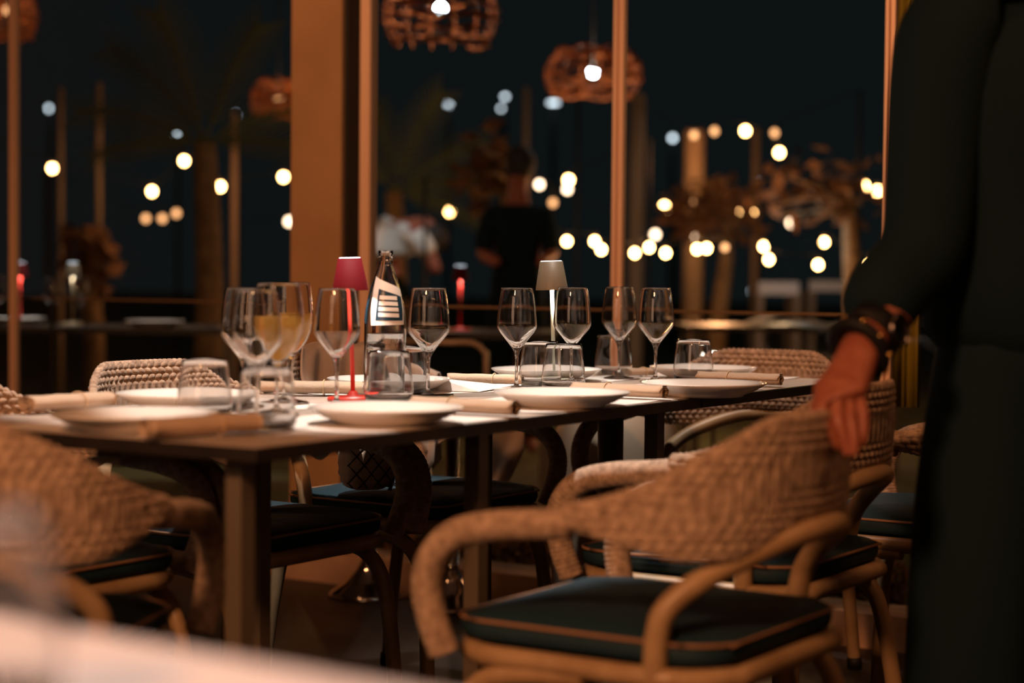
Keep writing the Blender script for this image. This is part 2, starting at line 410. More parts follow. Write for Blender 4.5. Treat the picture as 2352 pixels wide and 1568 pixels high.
# plates
pprof = [(0, .004), (.070, .004), (.074, .0), (.082, .0), (.086, .004), (.105, .011), (.124, .0215), (.1315, .0262), (.1325, .0285), (.131, .0290), (.122, .0262), (.102, .0170), (.085, .0095), (.07, .0078), (0, .0075)]
def plate(px, py, label):
    p = at(px, py, TH + .028)
    v, f = lathe(pprof, 72); o = mk('dinner_plate', v, f, M_PLATE, loc=(p[0], p[1], TH + .0026))
    return tag(o, label, 'plate', 'white dinner plates on the tables')
plate(308, 951, 'white dinner plate at the left end of the table, next to the beige napkin bundle')
plate(886, 937, 'white dinner plate at the front edge, before the red lamp and the bottle')
plate(1290, 902, 'white dinner plate at the front edge, just before the olive lamp')
plate(1617, 881, 'white dinner plate at the front edge, before the tumbler at the right')
plate(432, 905, 'white dinner plate at the back, behind the leftmost tumbler')
plate(893, 871, 'white dinner plate at the back, behind the water bottle')
plate(1255, 849, 'white dinner plate at the back, behind the olive lamp')
plate(1615, 845, 'white dinner plate farthest away, behind the tumbler at the right')

# ------------------------------------------------------------------ glassware
wg_o = [(0, 0), (.030, 0), (.0365, .0012), (.0365, .0022), (.028, .0040), (.012, .0075), (.0052, .014), (.0037, .030), (.0034, .055), (.0042, .074), (.0075, .0875), (.016, .1005), (.029, .1165), (.039, .1290), (.0430, .1375), (.0434, .1440), (.0425, .1600), (.0400, .1850), (.0368, .2080), (.0338, .2230)]
wg_i = [(.0332, .2234), (.0327, .2228), (.0358, .2075), (.0389, .1850), (.0413, .1600), (.0421, .1445), (.0416, .1385), (.0375, .1305), (.0268, .1180), (.0135, .1035), (.0055, .0965), (0, .0950)]
v_wg, f_wg = lathe(smoothp(wg_o, 3)[:-1] + [wg_o[-1]] + smoothp(wg_i, 3), 48)
me_wg = bpy.data.meshes.new('wine_glass'); me_wg.from_pydata(v_wg, [], f_wg); me_wg.polygons.foreach_set('use_smooth', [True] * len(me_wg.polygons)); me_wg.materials.append(M_GLASS)
def wine_glass(px, py, label, z=TH):
    p = at(px, py, z); o = bpy.data.objects.new('wine_glass', me_wg); COL.objects.link(o); o.location = (p[0], p[1], z + .0028)
    return tag(o, label, 'wine glass', 'stemmed wine glasses')
wine_glass(560, 940, 'empty wine glass leftmost of the cluster by the two filled wines')
wine_glass(588, 973, 'empty wine glass in front of the cluster at left, behind the short tumbler')
wine_glass(773, 936, 'empty wine glass just left of the red lamp stem')
wine_glass(983, 915, 'empty wine glass right of the water bottle, standing alone')
wine_glass(1186, 900, 'empty wine glass just left of the olive lamp')
wine_glass(1313, 887, 'empty wine glass just right of the olive lamp, behind a tumbler')
wine_glass(1421, 871, 'empty wine glass in front of a tumbler, before the middle window post')
wine_glass(1505, 880, 'rightmost empty wine glass, left of the lone tumbler')

# taller tulip glasses holding white wine
tu_o = [(0, 0), (.032, 0), (.038, .0012), (.038, .0022), (.029, .0042), (.012, .008), (.0052, .015), (.0038, .035), (.0038, .070), (.0055, .0830), (.012, .0930), (.024, .1080), (.035, .1260), (.0425, .1480), (.0450, .1680), (.0440, .1900), (.0410, .2150), (.0385, .2330)]
tu_i = [(.0379, .2334), (.0373, .2328), (.0398, .2150), (.0428, .1900), (.0438, .1680), (.0412, .1485), (.0335, .1270), (.0225, .1095), (.010, .0965), (0, .0925)]
v_tu, f_tu = lathe(smoothp(tu_o, 3)[:-1] + [tu_o[-1]] + smoothp(tu_i, 3), 48)
tw = smoothp([(0, .0930), (.0098, .0969), (.0222, .1098), (.0332, .1273), (.0409, .1488), (.0433, .1650), (.0436, .1745)], 4)
v_lw, f_lw = lathe(tw + [(.0425, .1740), (0, .1738)], 48)
def tulip(px, py, label):
    p = at(px, py, TH); t = thing('wine_glass', (p[0], p[1], TH + .0028), 0, label, 'wine glass', 'tall glasses of white wine')
    mk('bowl_and_stem', v_tu, f_tu, M_GLASS, t); mk('white_wine', v_lw, f_lw, M_WINE, t)
tulip(638, 955, 'tall glass of white wine in front, leaning group at the left of the table')
tulip(665, 928, 'tall glass of white wine farther back, partly behind the other wine')

tm_o = [(0, .0), (.036, .0), (.0440, .003), (.0475, .010), (.0485, .020), (.0478, .034), (.0440, .066), (.0400, .0985)]
tm_i = [(.0393, .0990), (.0387, .0984), (.0427, .066), (.0463, .034), (.0468, .020), (.0445, .0125), (.034, .0095), (0, .0085)]
v_tm, f_tm = lathe(smoothp(tm_o, 3)[:-1] + [tm_o[-1]] + smoothp(tm_i, 3), 48)
me_tm = bpy.data.meshes.new('tumbler'); me_tm.from_pydata(v_tm, [], f_tm); me_tm.polygons.foreach_set('use_smooth', [True] * len(me_tm.polygons)); me_tm.materials.append(M_GLASS)
def tumbler(px, py, label, z=TH, s=1):
    p = at(px, py, z); o = bpy.data.objects.new('tumbler', me_tm); COL.objects.link(o); o.location = (p[0], p[1], z + .0028); o.scale = (s, s, s)
    return tag(o, label, 'tumbler', 'clear tapered water tumblers')
tumbler(470, 960, 'clear tumbler leftmost on the table, before the back left plate')
tumbler(612, 988, 'clear tumbler at the front left corner, before the wine glasses')
tumbler(893, 927, 'clear tumbler in front of the water bottle')
tumbler(931, 908, 'clear tumbler half hidden behind the bottle and its front tumbler', s=1.0)
tumbler(1240, 888, 'clear tumbler behind the olive lamp stem, on the left')
tumbler(1294, 897, 'clear tumbler in front of the olive lamp')
tumbler(1409, 862, 'clear tumbler behind the second wine glass from the right')
tumbler(1592, 879, 'clear tumbler standing alone at the right between two plates')
tumbler(-75, 1640, 'large blurred tumbler on the foreground table, cut by the left edge', s=1.15)

# water bottle
p = at(884, 917, TH)
bt = thing('water_bottle', (p[0], p[1], TH + .0028), 0, 'clear glass water bottle with a navy slanted label, uncapped', 'bottle')
BW = 1.06
bo = [(0, .004), (.022, .002), (.034, 0), (.0395, .004), (.0405, .012), (.0405, .110), (.0400, .150), (.0370, .180), (.0300, .213), (.0215, .245), (.0152, .268), (.0135, .277), (.0148, .279), (.0160, .282), (.0160, .286), (.0142, .288), (.0142, .291), (.0152, .293), (.0152, .2975)]
bi = [(.0145, .2985), (.0122, .2975), (.0115, .277), (.0130, .268), (.0192, .245), (.0277, .213), (.0347, .180), (.0376, .150), (.0380, .110), (.0380, .014), (.034, .008), (0, .010)]
bo = [(r * (BW if z < .26 else 1), z) for r, z in bo]; bi = [(r * (BW if z < .26 else 1), z) for r, z in bi]
v, f = lathe(bo + bi, 48); mk('glass_body', v, f, M_GLASS, bt)
v, f = lathe([(0, .0105), (.0335, .0085), (.0377, .0145), (.0377, .110), (.0377, .131), (.0365, .1303), (0, .130)], 48); mk('water', v, f, M_WATER, bt)
bprof = [(r + .0005, z) for r, z in bo[5:12]]
def brad(z): return float(np.interp(z, [q[1] for q in bprof], [q[0] for q in bprof]))
def bpatch(name, corners, m, off, parent, n=14):
    """quad patch (angle deg, z) x4 laid on the bottle wall"""
    vs = []; fs = []; c = np.array(corners, float)
    for i in range(n + 1):
        for j in range(n + 1):
            a, b = i / n, j / n; q = (1 - a) * (1 - b) * c[0] + a * (1 - b) * c[1] + a * b * c[2] + (1 - a) * b * c[3]
            th = math.radians(q[0]); r = brad(q[1]) + off; vs.append((r * math.sin(th), -r * math.cos(th), q[1]))
    for i in range(n):
        for j in range(n): a = i * (n + 1) + j; fs.append((a, a + n + 1, a + n + 2, a + 1))
    return mk(name, vs, fs, m, parent)
lb = bpatch('shoulder_label', [(-38, .148), (62, .150), (75, .222), (-52, .247)], M_LBLC, .0004, bt)
bpatch('navy_panel', [(-24, .158), (58, .158), (66, .206), (-22, .222)], M_LBLN, .0009, lb)
for i in range(4):
    z0 = .166 + i * .0115; bpatch('label_text_strip', [(-16, z0), (44, z0 - .0015), (44, z0 + .0065), (-16, z0 + .008)], M_LBLC, .0014, lb, 6)
bpatch('side_label', [(-84, .158), (-58, .150), (-66, .235), (-84, .235)], M_LBLN, .0006, bt)

# ------------------------------------------------------------------ table lamps
def table_lamp(px, py, label, ms, mst, tilt=.0, energy=2.0, ztop=.283, zb=.218, r1=.0235, r0=.0365, Y=None):
    p = at(px, py, TH) if Y is None else Y
    t = thing('table_lamp', (p[0], p[1], TH + .0028), 0, label, 'lamp', rot=(0, tilt, 0))
    v, f = lathe([(0, 0), (.050, 0), (.052, .003), (.050, .007), (.012, .010), (.007, .018), (.0, .018)], 40); mk('base', v, f, mst, t)
    v, f = lathe([(0, .012), (.0045, .012), (.0045, zb + .045), (0, zb + .045)], 16); mk('stem', v, f, mst, t)
    v, f = lathe([(r0, zb), (r1, ztop), (r1 - .0015, ztop), (r0 - .0015, zb), (r0, zb)], 48); mk('lamp_shade', v, f, ms, t)
    v, f = lathe([(0, zb + .046), (r1 * .95, zb + .046), (r1 * .95, zb + .050), (0, zb + .050)], 32); mk('light_head', v, f, mst, t)
    v, f = lathe([(0, ztop + .0005), (r1 - .003, ztop + .0005), (r1 - .003, ztop - .003), (0, ztop - .003)], 32); mk('diffuser', v, f, M_LEDW, t)
    l = bpy.data.lights.new('lamp_led', 'SPOT'); l.energy = energy; l.color = (1, .93, .84); l.shadow_soft_size = .012
    l.spot_size = math.radians(150); l.spot_blend = .5
    lo = bpy.data.objects.new('lamp_led', l); COL.objects.link(lo); lo.parent = t; lo.location = (0.012, -.012, zb + .035)
    return t
table_lamp(811, 921, 'small cordless lamp with a crimson shade and bright red stem', M_RED, M_REDST, -.03, 2.2)
table_lamp(1273, 881, 'small cordless lamp with an olive shade and pale stem', M_OLIVE, M_OLIVST, -.035, 4.5, ztop=.284, zb=.217, r1=.027, r0=.038)

# ------------------------------------------------------------------ napkins and cutlery
def napkin_roll(a, b, label, m=M_NAP, r=.019, cutl=True):
    a = np.array(a); b = np.array(b); c = (a + b) / 2; L = np.linalg.norm(b - a)
    t = thing('napkin_roll', (c[0], c[1], TH + .0028), math.atan2(b[1] - a[1], b[0] - a[0]), label, 'napkin', 'rolled linen napkins')
    # flattened spiral cross-section extruded along x with soft wobble
    n = 96; prof = []
    for i in range(n):
        th = i / n * 2 * math.pi * 3.2; rr = r * (1 - .24 * th / (2 * math.pi))
        prof.append((rr * 1.25 * math.cos(th), rr * .78 * math.sin(th) + r * .80))
    th_ = .0014; ring = [(y, z) for y, z in prof]
    inner = []
    for i in range(n - 1, -1, -1):
        y, z = prof[i]; dy, dz = y, z - r * .8; l = max(1e-6, math.hypot(dy, dz)); inner.append((y - dy / l * th_, z - dz / l * th_))
    ring += inner; N = 26; vs = []; fs = []
    for i in range(N):
        x = (i / (N - 1) - .5) * L; k = 1 + .018 * math.sin(i * .7 + L * 40)
        for y, z in ring: vs.append((x + .002 * math.sin(y * 300), y * k, z * k))
    R_ = len(ring)
    for i in range(N - 1):
        for j in range(R_): fs.append((i * R_ + j, (i + 1) * R_ + j, (i + 1) * R_ + (j + 1) % R_, i * R_ + (j + 1) % R_))
    half = n
    for base in (0, (N - 1) * R_):
        for j in range(half - 1): fs.append((base + j, base + j + 1, base + R_ - 2 - j, base + R_ - 1 - j))
    mk('linen', vs, fs, m, t)
    v, f = tube([(L * .12, r * 1.34 * math.cos(q), r * .80 + r * .86 * math.sin(q)) for q in np.linspace(0, 2 * math.pi, 20)[:-1]], .0011, 6, .01, True); mk('string_tie', v, f, M_CORD, t)
    return t
napkin_roll(W(.715, .005), W(.70, .215), 'beige napkin roll at the front edge between the red lamp plate and the next')
napkin_roll(W(1.29, .01), W(1.275, .215), 'beige napkin roll at the front edge, right of the olive lamp plate')
napkin_roll(W(1.87, .015), W(1.85, .215), 'beige napkin roll at the front edge, farthest right')
a_ = at(335, 1014, TH); b_ = at(585, 998, TH)
napkin_roll((a_[0], a_[1]), (b_[0], b_[1]), 'brown shaded napkin roll at the front left corner of the table', r=.021)
a_ = at(596, 909, TH); b_ = at(835, 911, TH)
napkin_roll((a_[0], a_[1]), (b_[0], b_[1]), 'beige napkin roll tied with string behind the red lamp', r=.019)
a_ = at(1030, 884, TH); b_ = at(1200, 888, TH)
napkin_roll((a_[0], a_[1]), (b_[0], b_[1]), 'beige napkin roll at the back, left of the plate behind the olive lamp', r=.016)
a_ = at(60, 953, TH); b_ = at(250, 940, TH)
napkin_roll((a_[0], a_[1]), (b_[0], b_[1]), 'dark shaded napkin roll at the far left of the table', r=.02)
a_ = at(1440, 868, TH); b_ = at(1500, 866, TH)
napkin_roll((a_[0], a_[1]), (b_[0], b_[1]), 'small dark napkin bundle behind the second wine glass from the right', M_NAP, r=.014)

def fork(px, py, ang, label, tilt=0):
    p = at(px, py, TH); t = thing('fork', (p[0], p[1], TH + .009), ang, label, 'fork', 'forks beside the plates', rot=(tilt, 0, ang))
    v, f = tube([(0, -.10, 0), (0, -.03, .001), (0, .03, -.001), (0, .045, .0)], lambda s: .0045 - .0022 * min(1, s * 1.4), 8, .01); mk('handle', [(a * 1.3, b, c * .7) for a, b, c in v], f, M_STEEL, t)
    v, f = sphere((0, .055, -.001), .013, 10, (.9, 1, .18)); mk('fork_head', v, f, M_STEEL, t)
    for q in (-.0085, -.0028, .0028, .0085):
        v, f = tube([(q, .058, -.001), (q, .075, -.003), (q, .096, .002)], .0012, 6, .01); mk('tine', v, f, M_STEEL, t)
fork(530, 962, 1.0, 'steel fork behind the short front left tumbler')
fork(965, 926, 1.25, 'steel fork at the foot of the lone wine glass beside the bottle')
fork(1215, 868, 1.0, 'steel fork left of the back tumbler by the olive lamp')
fork(1330, 893, 1.1, 'steel fork under the tumbler before the olive lamp')
fork(1662, 876, 1.1, 'steel fork right of the lone tumbler at the right')
def knife(px, py, ang, label):
    p = at(px, py, TH); t = thing('knife', (p[0], p[1], TH + .0075), ang, label, 'knife', 'knives on the table')
    v, f = tube([(0, -.10, 0), (0, -.05, 0), (0, 0, 0)], .0042, 8, .01); mk('handle', v, f, M_BLKMET, t)
    mk('blade', *box(-.0008, .0008, 0, .11, -.0045, .0045), M_STEEL, t, False)
knife(1040, 916, -1.0, 'knife lying right of the lone wine glass')
knife(1440, 902, .9, 'knife tucked beside the napkin right of the olive lamp plate')
# loose paper sheets raised on the back of the table
def paper(pts, label):
    t = mk('paper_sheet', pts, [(0, 1, 2, 3)], M_MAT, smooth=False); sm = t.modifiers.new('t', 'SOLIDIFY'); sm.thickness = .0006
    return tag(t, label, 'paper')
q = [at(1000, 868, TH + .03), at(1175, 886, TH + .008), at(1100, 900, TH + .003), at(985, 897, TH + .003)]
paper(q, 'white folded paper sheet standing slightly up right of the lone wine glass')

# ------------------------------------------------------------------ chairs
def smst(a, b, x): t = min(1, max(0, (x - a) / (b - a))); return t * t * (3 - 2 * t)
def back_mesh():
    nA, nC = 560, 176; vs = []; fs = []
    ss = np.linspace(-1, 1, nA); Lacc = 0; prev = None
    def cen(s):
        th = s * math.pi / 2; ex = 2 / 2.35
        c, q = math.cos(th), math.sin(th)
        x = .280 * math.copysign(abs(q) ** ex, q); y = -.015 - .262 * abs(c) ** ex
        return np.array([x, y])
    for i, s in enumerate(ss):
        # remap for even arc length
        s = math.copysign(abs(s) ** 1.12, s)
        p = cen(s); d = cen(min(1, s + .004)) - cen(max(-1, s - .004)); d /= np.linalg.norm(d); nrm = np.array([d[1], -d[0]])
        if prev is not None: Lacc += np.linalg.norm(p - prev)
        prev = p; a = abs(s)
        zt = .812 - .042 * smst(.22, .55, a) - .050 * smst(.45, .80, a) - .032 * smst(.7, 1, a)
        zb_ = .655 - .045 * smst(.1, .45, a) + .034 * smst(.6, 1, a)
        hh = (zt - zb_) / 2; zc = (zt + zb_) / 2; th = .010 + .012 * smst(.8, 1, a); ex = 2 / (5 - 3 * smst(.82, 1, a))
        amp = 1 - .6 * smst(.9, 1, a)
        for j in range(nC):
            t = 2 * math.pi * j / nC; ct, st = math.cos(t), math.sin(t)
            # move samples so vertical spacing is roughly even
            a1 = math.copysign(abs(ct) ** ex, ct); b1 = math.copysign(abs(st) ** ex, st)
            hz = b1 * hh; side = 1 if ct >= 0 else -1
            vv = zc + hz
            row = math.floor(vv / .0135); fr = vv / .0135 - row
            sk = Lacc / .0200 + .5 * (row % 2) + .25 * (fr - .5) * (1 if row % 2 else -1)
            bmp = abs(math.cos(math.pi * sk)) ** .42 * (math.sin(math.pi * fr) ** .42)
            dsp = .0068 * (bmp - .55) * amp
            edge = abs(b1) > .93
            nx = side * (1 - abs(b1) ** 6); nz = math.copysign(abs(b1) ** 6, b1)
            if edge: dsp = .004 * (abs(math.cos(math.pi * Lacc / .013)) - .5) * amp
            off = a1 * th + dsp * nx
            lean = -.05 * (vv - .64) * (1 - a)
            vs.append((p[0] + nrm[0] * off, p[1] + nrm[1] * off + lean, vv + dsp * nz))
    for i in range(nA - 1):
        for j in range(nC): fs.append((i * nC + j, i * nC + (j + 1) % nC, (i + 1) * nC + (j + 1) % nC, (i + 1) * nC + j))
    fs.append(tuple(range(nC))); fs.append(tuple(range((nA - 1) * nC, nA * nC))[::-1])
    return vs, fs
def wrapfn(L, th):
    ph = L / .0085 + .15 * math.sin(L * 90) + th * .08
    return 1 + .075 * (abs(math.sin(math.pi * ph)) ** .5 - .5) + .02 * math.sin(th * 3 + L * 60)
def rrect(hx, y0, y1, r, n=6):
    pts = []
    for cx, cy_, a0 in ((hx - r, y1 - r, 0), (-hx + r, y1 - r, 90), (-hx + r, y0 + r, 180), (hx - r, y0 + r, 270)):
        for i in range(n + 1): a = math.radians(a0 + 90 * i / n); pts.append((cx + r * math.cos(a), cy_ + r * math.sin(a)))
    return pts
def cushion_mesh():
    n = 12; out = rrect(.232, -.225, .228, .075, 8); vs = []; fs = []; K = len(out)
    levels = [(1.0, .462), (1.012, .470), (1.015, .480), (1.0, .488), (.97, .4935), (.9, .4975), (.75, .503), (.55, .506), (.3, .507), (.08, .507)]
    vs.append((0, 0, .460)); 
    for k_i, (s, z) in enumerate(levels):
        for x, y in out:
            wr = .0022 * math.sin(x * 26 + y * 9) * math.sin(y * 31 - x * 8) * (1 if k_i > 3 else .3) + (.0035 * math.sin(9 * x + 22 * y + 1) if k_i > 4 else 0)
            vs.append((x * s, y * s, z + wr))
    vs.append((0, 0, .507))
    for j in range(K): fs.append((0, 1 + (j + 1) % K, 1 + j)); 
    for i in range(len(levels) - 1):
        for j in range(K): a = 1 + i * K + j; b = 1 + i * K + (j + 1) % K; fs.append((a, b, b + K, a + K))
    top = len(vs) - 1; base = 1 + (len(levels) - 1) * K
    for j in range(K): fs.append((base + j, base + (j + 1) % K, top))
    return vs, fs
def make_chair(label):
    t = thing('dining_armchair', (0, 0, 0), 0, label, 'chair', 'woven armchairs around the tables')
    mk('backrest', *back_mesh(), M_WICK, t)
    for s in (-1, 1):
        P = [(s * .281, -.02, .656), (s * .284, .04, .650), (s * .287, .11, .642), (s * .289, .165, .628), (s * .290, .205, .596), (s * .289, .222, .550), (s * .284, .215, .50), (s * .276, .198, .445)]
        v, f = tube(P, .0225, 14, .0019, rough=wrapfn); mk('armrest', v, f, M_WICK, t)
    P = [(-.238, -.135, .43), (-.242, -.14, .50), (-.236, -.155, .545), (-.19, -.205, .592), (-.10, -.268, .632), (0, -.290, .643), (.10, -.268, .632), (.19, -.205, .592), (.236, -.155, .545), (.242, -.14, .50), (.238, -.135, .43)]
    v, f = tube(P, .0175, 14, .01); mk('back_support', v, f, M_TUBE, t)
    v, f = tube([(x, y, .442) for x, y in rrect(.240, -.232, .222, .10, 5)], .0165, 12, .02, True); mk('seat_frame', v, f, M_TUBE, t)
    vv, ff = [], []
    mk('seat_panel', *box(-.20, .20, -.19, .18, .432, .456), M_BLACK, t, False)
    cu = mk('seat_cushion', *cushion_mesh(), M_CUSH, t)
    v, f = tube([(x, y, .489 + .002 * math.sin(x * 20)) for x, y in rrect(.2355, -.2285, .2315, .077, 6)], .0028, 6, .01, True); mk('piping', v, f, M_PIPE, cu)
    for s in (-1, 1):
        v, f = tube([(s * .236, -.02, .428), (s * .240, .09, .420), (s * .243, .155, .400), (s * .246, .195, .34), (s * .252, .212, .22), (s * .262, .225, .012)], .0165, 12, .015)
        l = mk('leg', v, f, M_TUBE, t); v, f = tube([(s * .2615, .2245, .03), (s * .263, .226, 0.001)], .019, 10, .02); mk('foot_cap', v, f, M_BLACK, l)
        v, f = tube([(s * .225, -.14, .428), (s * .232, -.20, .38), (s * .242, -.235, .22), (s * .252, -.262, .012)], .0165, 12, .015)
        l = mk('leg', v, f, M_TUBE, t); v, f = tube([(s * .2515, -.261, .03), (s * .2525, -.263, .001)], .019, 10, .02); mk('foot_cap', v, f, M_BLACK, l)
    return t
chair0 = make_chair('woven armchair in front at right, its back held by a hand, seat toward the table')
# rz: local +y is the direction the sitter faces
RZ_NEAR = math.atan2(V1[1], V1[0]) - math.pi / 2           # near-side chairs face +V
RZ_FAR = RZ_NEAR + math.pi
RZ_H = RZ_NEAR + math.pi / 2                              # faces -U
def place(u, v, rz, label): return dup(chair0, W(u, v), rz, label)
chair0.location = W(.455, -.41); chair0.rotation_euler = (0, 0, RZ_NEAR)
place(1.17, -.205, RZ_NEAR, 'woven armchair behind the hand-held one, second along the front side')
place(1.90, -.34, RZ_NEAR, 'woven armchair farthest along the front side, mostly hidden behind the standing person')
h = math.radians(8)
cc = (-.472 - .285 * math.cos(h) - .21 * math.sin(h), 2.92 + .285 * math.sin(h) - .21 * math.cos(h), 0)
dup(chair0, cc, -h, 'blurred woven armchair cut by the left edge at the near end of the table')
place(.268, .815, RZ_FAR, 'woven armchair on the far side, cut by the left edge')
place(.893, .80, RZ_FAR, 'woven armchair on the far side, behind the leftmost tumbler')
FCH = (1.527, .80)
place(*FCH, RZ_FAR, 'woven armchair on the far side carrying a cream coat and a quilted bag')
place(2.16, .30, RZ_H, 'woven armchair at the far right end of the tables, back to the glass wall')

# coat over chair F (draped cloth following the back, hanging inside and outside)
def chair_world(u, v, rz, x, y, z):
    c, s = math.cos(rz), math.sin(rz); b = W(u, v); return (b[0] + c * x - s * y, b[1] + s * x + c * y, z)
cs = []; nI, nJ = 40, 26; F_ = []
for i in range(nI):
    s = -.78 + 1.06 * i / (nI - 1); th = s * math.pi / 2
    x = .285 * math.copysign(abs(math.sin(th)) ** .85, math.sin(th)); y = -.015 - .266 * abs(math.cos(th)) ** .85
    nx, ny = math.sin(th) * .9, -math.cos(th); top = .830 - .075 * smst(.28, .8, abs(s)) + .006 * math.sin(i * .5)
    for j in range(nJ):
        q = j / (nJ - 1) * 2 - 1                   # -1 inside hem, +1 outside hem
        drop = (.24 + .08 * math.sin(i * .30)) * max(0, abs(q) - .08)
        off = math.copysign(.026 + .006 * math.sin(i * .9 + j * .2) + .05 * max(0, abs(q) - .5), q) if abs(q) > .06 else q * .4
        cs.append(chair_world(*FCH, RZ_FAR, x + nx * off, y + ny * off, top - drop - .0))
for i in range(nI - 1):
    for j in range(nJ - 1): a = i * nJ + j; F_.append((a, a + 1, a + nJ + 1, a + nJ))
o = mk('coat', cs, F_, M_CREAM); sm = o.modifiers.new('s', 'SOLIDIFY'); sm.thickness = .004
tag(o, 'cream coat draped over the far chair behind the red lamp', 'coat')
# a garment end hanging lower right of that chair
def cloth_strip(name, P, Q, m, label, cat, wave=.012):
    """surface between polyline P and polyline Q"""
    n = 24; a = catmull(P, 1e9); 
    def samp(P, k):
        P = np.array(P, float); t = np.linspace(0, len(P) - 1, k); out = []
        for x in t:
            i = min(int(x), len(P) - 2); fr = x - i; fr = fr * fr * (3 - 2 * fr) * .5 + fr * .5; out.append(P[i] * (1 - fr) + P[i + 1] * fr)
        return out
    A, B = samp(P, n), samp(Q, n); vs = []; fs = []
    for i in range(n):
        for j in range(13):
            t = j / 12; p = A[i] * (1 - t) + B[i] * t; p = p + np.array([.3, 1, 0]) * wave * math.sin(t * 9 + i * .25); vs.append(p)
    for i in range(n - 1):
        for j in range(12): a = i * 13 + j; fs.append((a, a + 1, a + 14, a + 13))
    o = mk(name, vs, fs, m); sm = o.modifiers.new('s', 'SOLIDIFY'); sm.thickness = .003; return tag(o, label, cat)
cloth_strip('shawl', [aty(905, 850, 4.72), aty(960, 960, 4.70), aty(975, 1040, 4.70)], [aty(1062, 872, 4.86), aty(1075, 940, 4.84), aty(1062, 985, 4.80)], M_CREAM,
            'cream scarf end hanging below the table edge at the draped chair', 'scarf')
cloth_strip('jacket', [aty(1085, 950, 5.10), aty(1085, 1040, 5.10), aty(1110, 1118, 5.12)], [aty(1210, 940, 5.2), aty(1205, 1030, 5.2), aty(1165, 1105, 5.2)], mat('tan_garment', (.34, .24, .17), .85),
            'tan garment hanging behind the middle table leg', 'jacket')
# handbag on chair F
bp = at(842, 1128, .508)
hb = thing('handbag', (bp[0], bp[1], .512), math.radians(18), 'quilted taupe handbag with dark criss-cross cords on the chair seat', 'bag')
vs = []; fs = []; n = 60; mth = 44
for i in range(mth + 1):
    ph = math.pi * i / mth; 
    for j in range(n):
        th = 2 * math.pi * j / n; cp, sp = math.cos(ph), math.sin(ph)
        x = .062 * math.copysign(abs(math.cos(th) * sp) ** .62, math.cos(th)); y = .045 * math.copysign(abs(math.sin(th) * sp) ** .62, math.sin(th))
        z = .062 - .062 * math.copysign(abs(cp) ** .55, cp)
        a1 = (x / .034 + z / .040); a2 = (x / .034 - z / .040); qd = min(abs(math.sin(math.pi * a1 / 1.0)), abs(math.sin(math.pi * a2 / 1.0)))
        k = 1 + .11 * (min(1, qd * 1.6) ** .6 - .6)
        vs.append((x * k, y * k, z))
for i in range(mth):
    for j in range(n): fs.append((i * n + j, i * n + (j + 1) % n, (i + 1) * n + (j + 1) % n, (i + 1) * n + j))
mk('bag_body', vs, fs, M_BAG, hb)
mb = MB()
for sgn in (-1, 1):
    for k in range(-5, 6):
        P = []
        for z in np.linspace(.008, .118, 12):
            x = sgn * (z / .040 - k) * .034
            if abs(x) < .054:
                zz = (z - .062) / .062; e = (1 - min(.999, abs(zz)) ** 3.6) ** (1 / 3.6); e2 = (1 - min(.999, abs(x / .062)) ** 3.2) ** (1 / 3.2); P.append((x, -.0450 * e * e2 - .0005, z))
        if len(P) > 1: mb.add(*tube(P, .0017, 6, .01))
mb.obj('cord_quilting', M_BAGSEAM, hb)
v, f = tube([(.047, -.028, .0), (.060, -.02, .04), (.064, 0, .08), (.058, .02, .125)], .0045, 8, .01); mk('side_band', v, f, M_BAGSEAM, hb)
mb = MB()
for i in range(12):
    a = i / 11; c = (.052 + .04 * a, -.045 - .01 * math.sin(a * 6), .004 + .012 * (1 - a)); mb.add(*tube([(c[0] + .0045 * math.cos(q), c[1] + (.003 * math.sin(q) if i % 2 else 0), c[2] + .003 * math.sin(q)) for q in np.linspace(0, 2 * math.pi, 9)[:-1]], .0009, 5, .01, True))
mb.obj('chain', M_GOLD, hb)

# rounded cream pouf by the glass wall
v, f = lathe(smoothp([(0, 0), (.13, 0), (.165, .03), (.178, .15), (.178, .45), (.165, .58), (.12, .635), (.05, .655), (0, .658)], 4), 48)
pf = mk('pouf', v, f, M_POUF, loc=(*W(2.48, .79)[:2], 0)); tag(pf, 'smooth rounded cream pouf behind the right table leg, by the glass', 'pouf')

# chrome stands
def stand(px, py, label, top=.60):
    p = at(px, py, 0); t = thing('pedestal_stand', (p[0], p[1], 0), 0, label, 'stand', 'chrome trumpet-base stands')
    v, f = lathe([(0, 0), (.125, 0), (.128, .006), (.118, .016), (.075, .045), (.040, .085), (.024, .115), (.022, .125), (0, .125)], 48); mk('trumpet_base', v, f, M_CHROME, t)
    v, f = lathe([(.0, .12), (.027, .12), (.027, .132), (.020, .134), (.020, top), (0, top)], 24); mk('pole', v, f, M_CHROME, t)
    v, f = lathe([(0, top), (.14, top), (.14, top + .015), (0, top + .015)], 32); mk('round_top', v, f, M_TEDGE, t)
stand(848, 1368, 'chrome cone-based stand under the far side, left one below the handbag')
stand(1036, 1395, 'chrome cone-based stand right of the other, behind the middle leg')

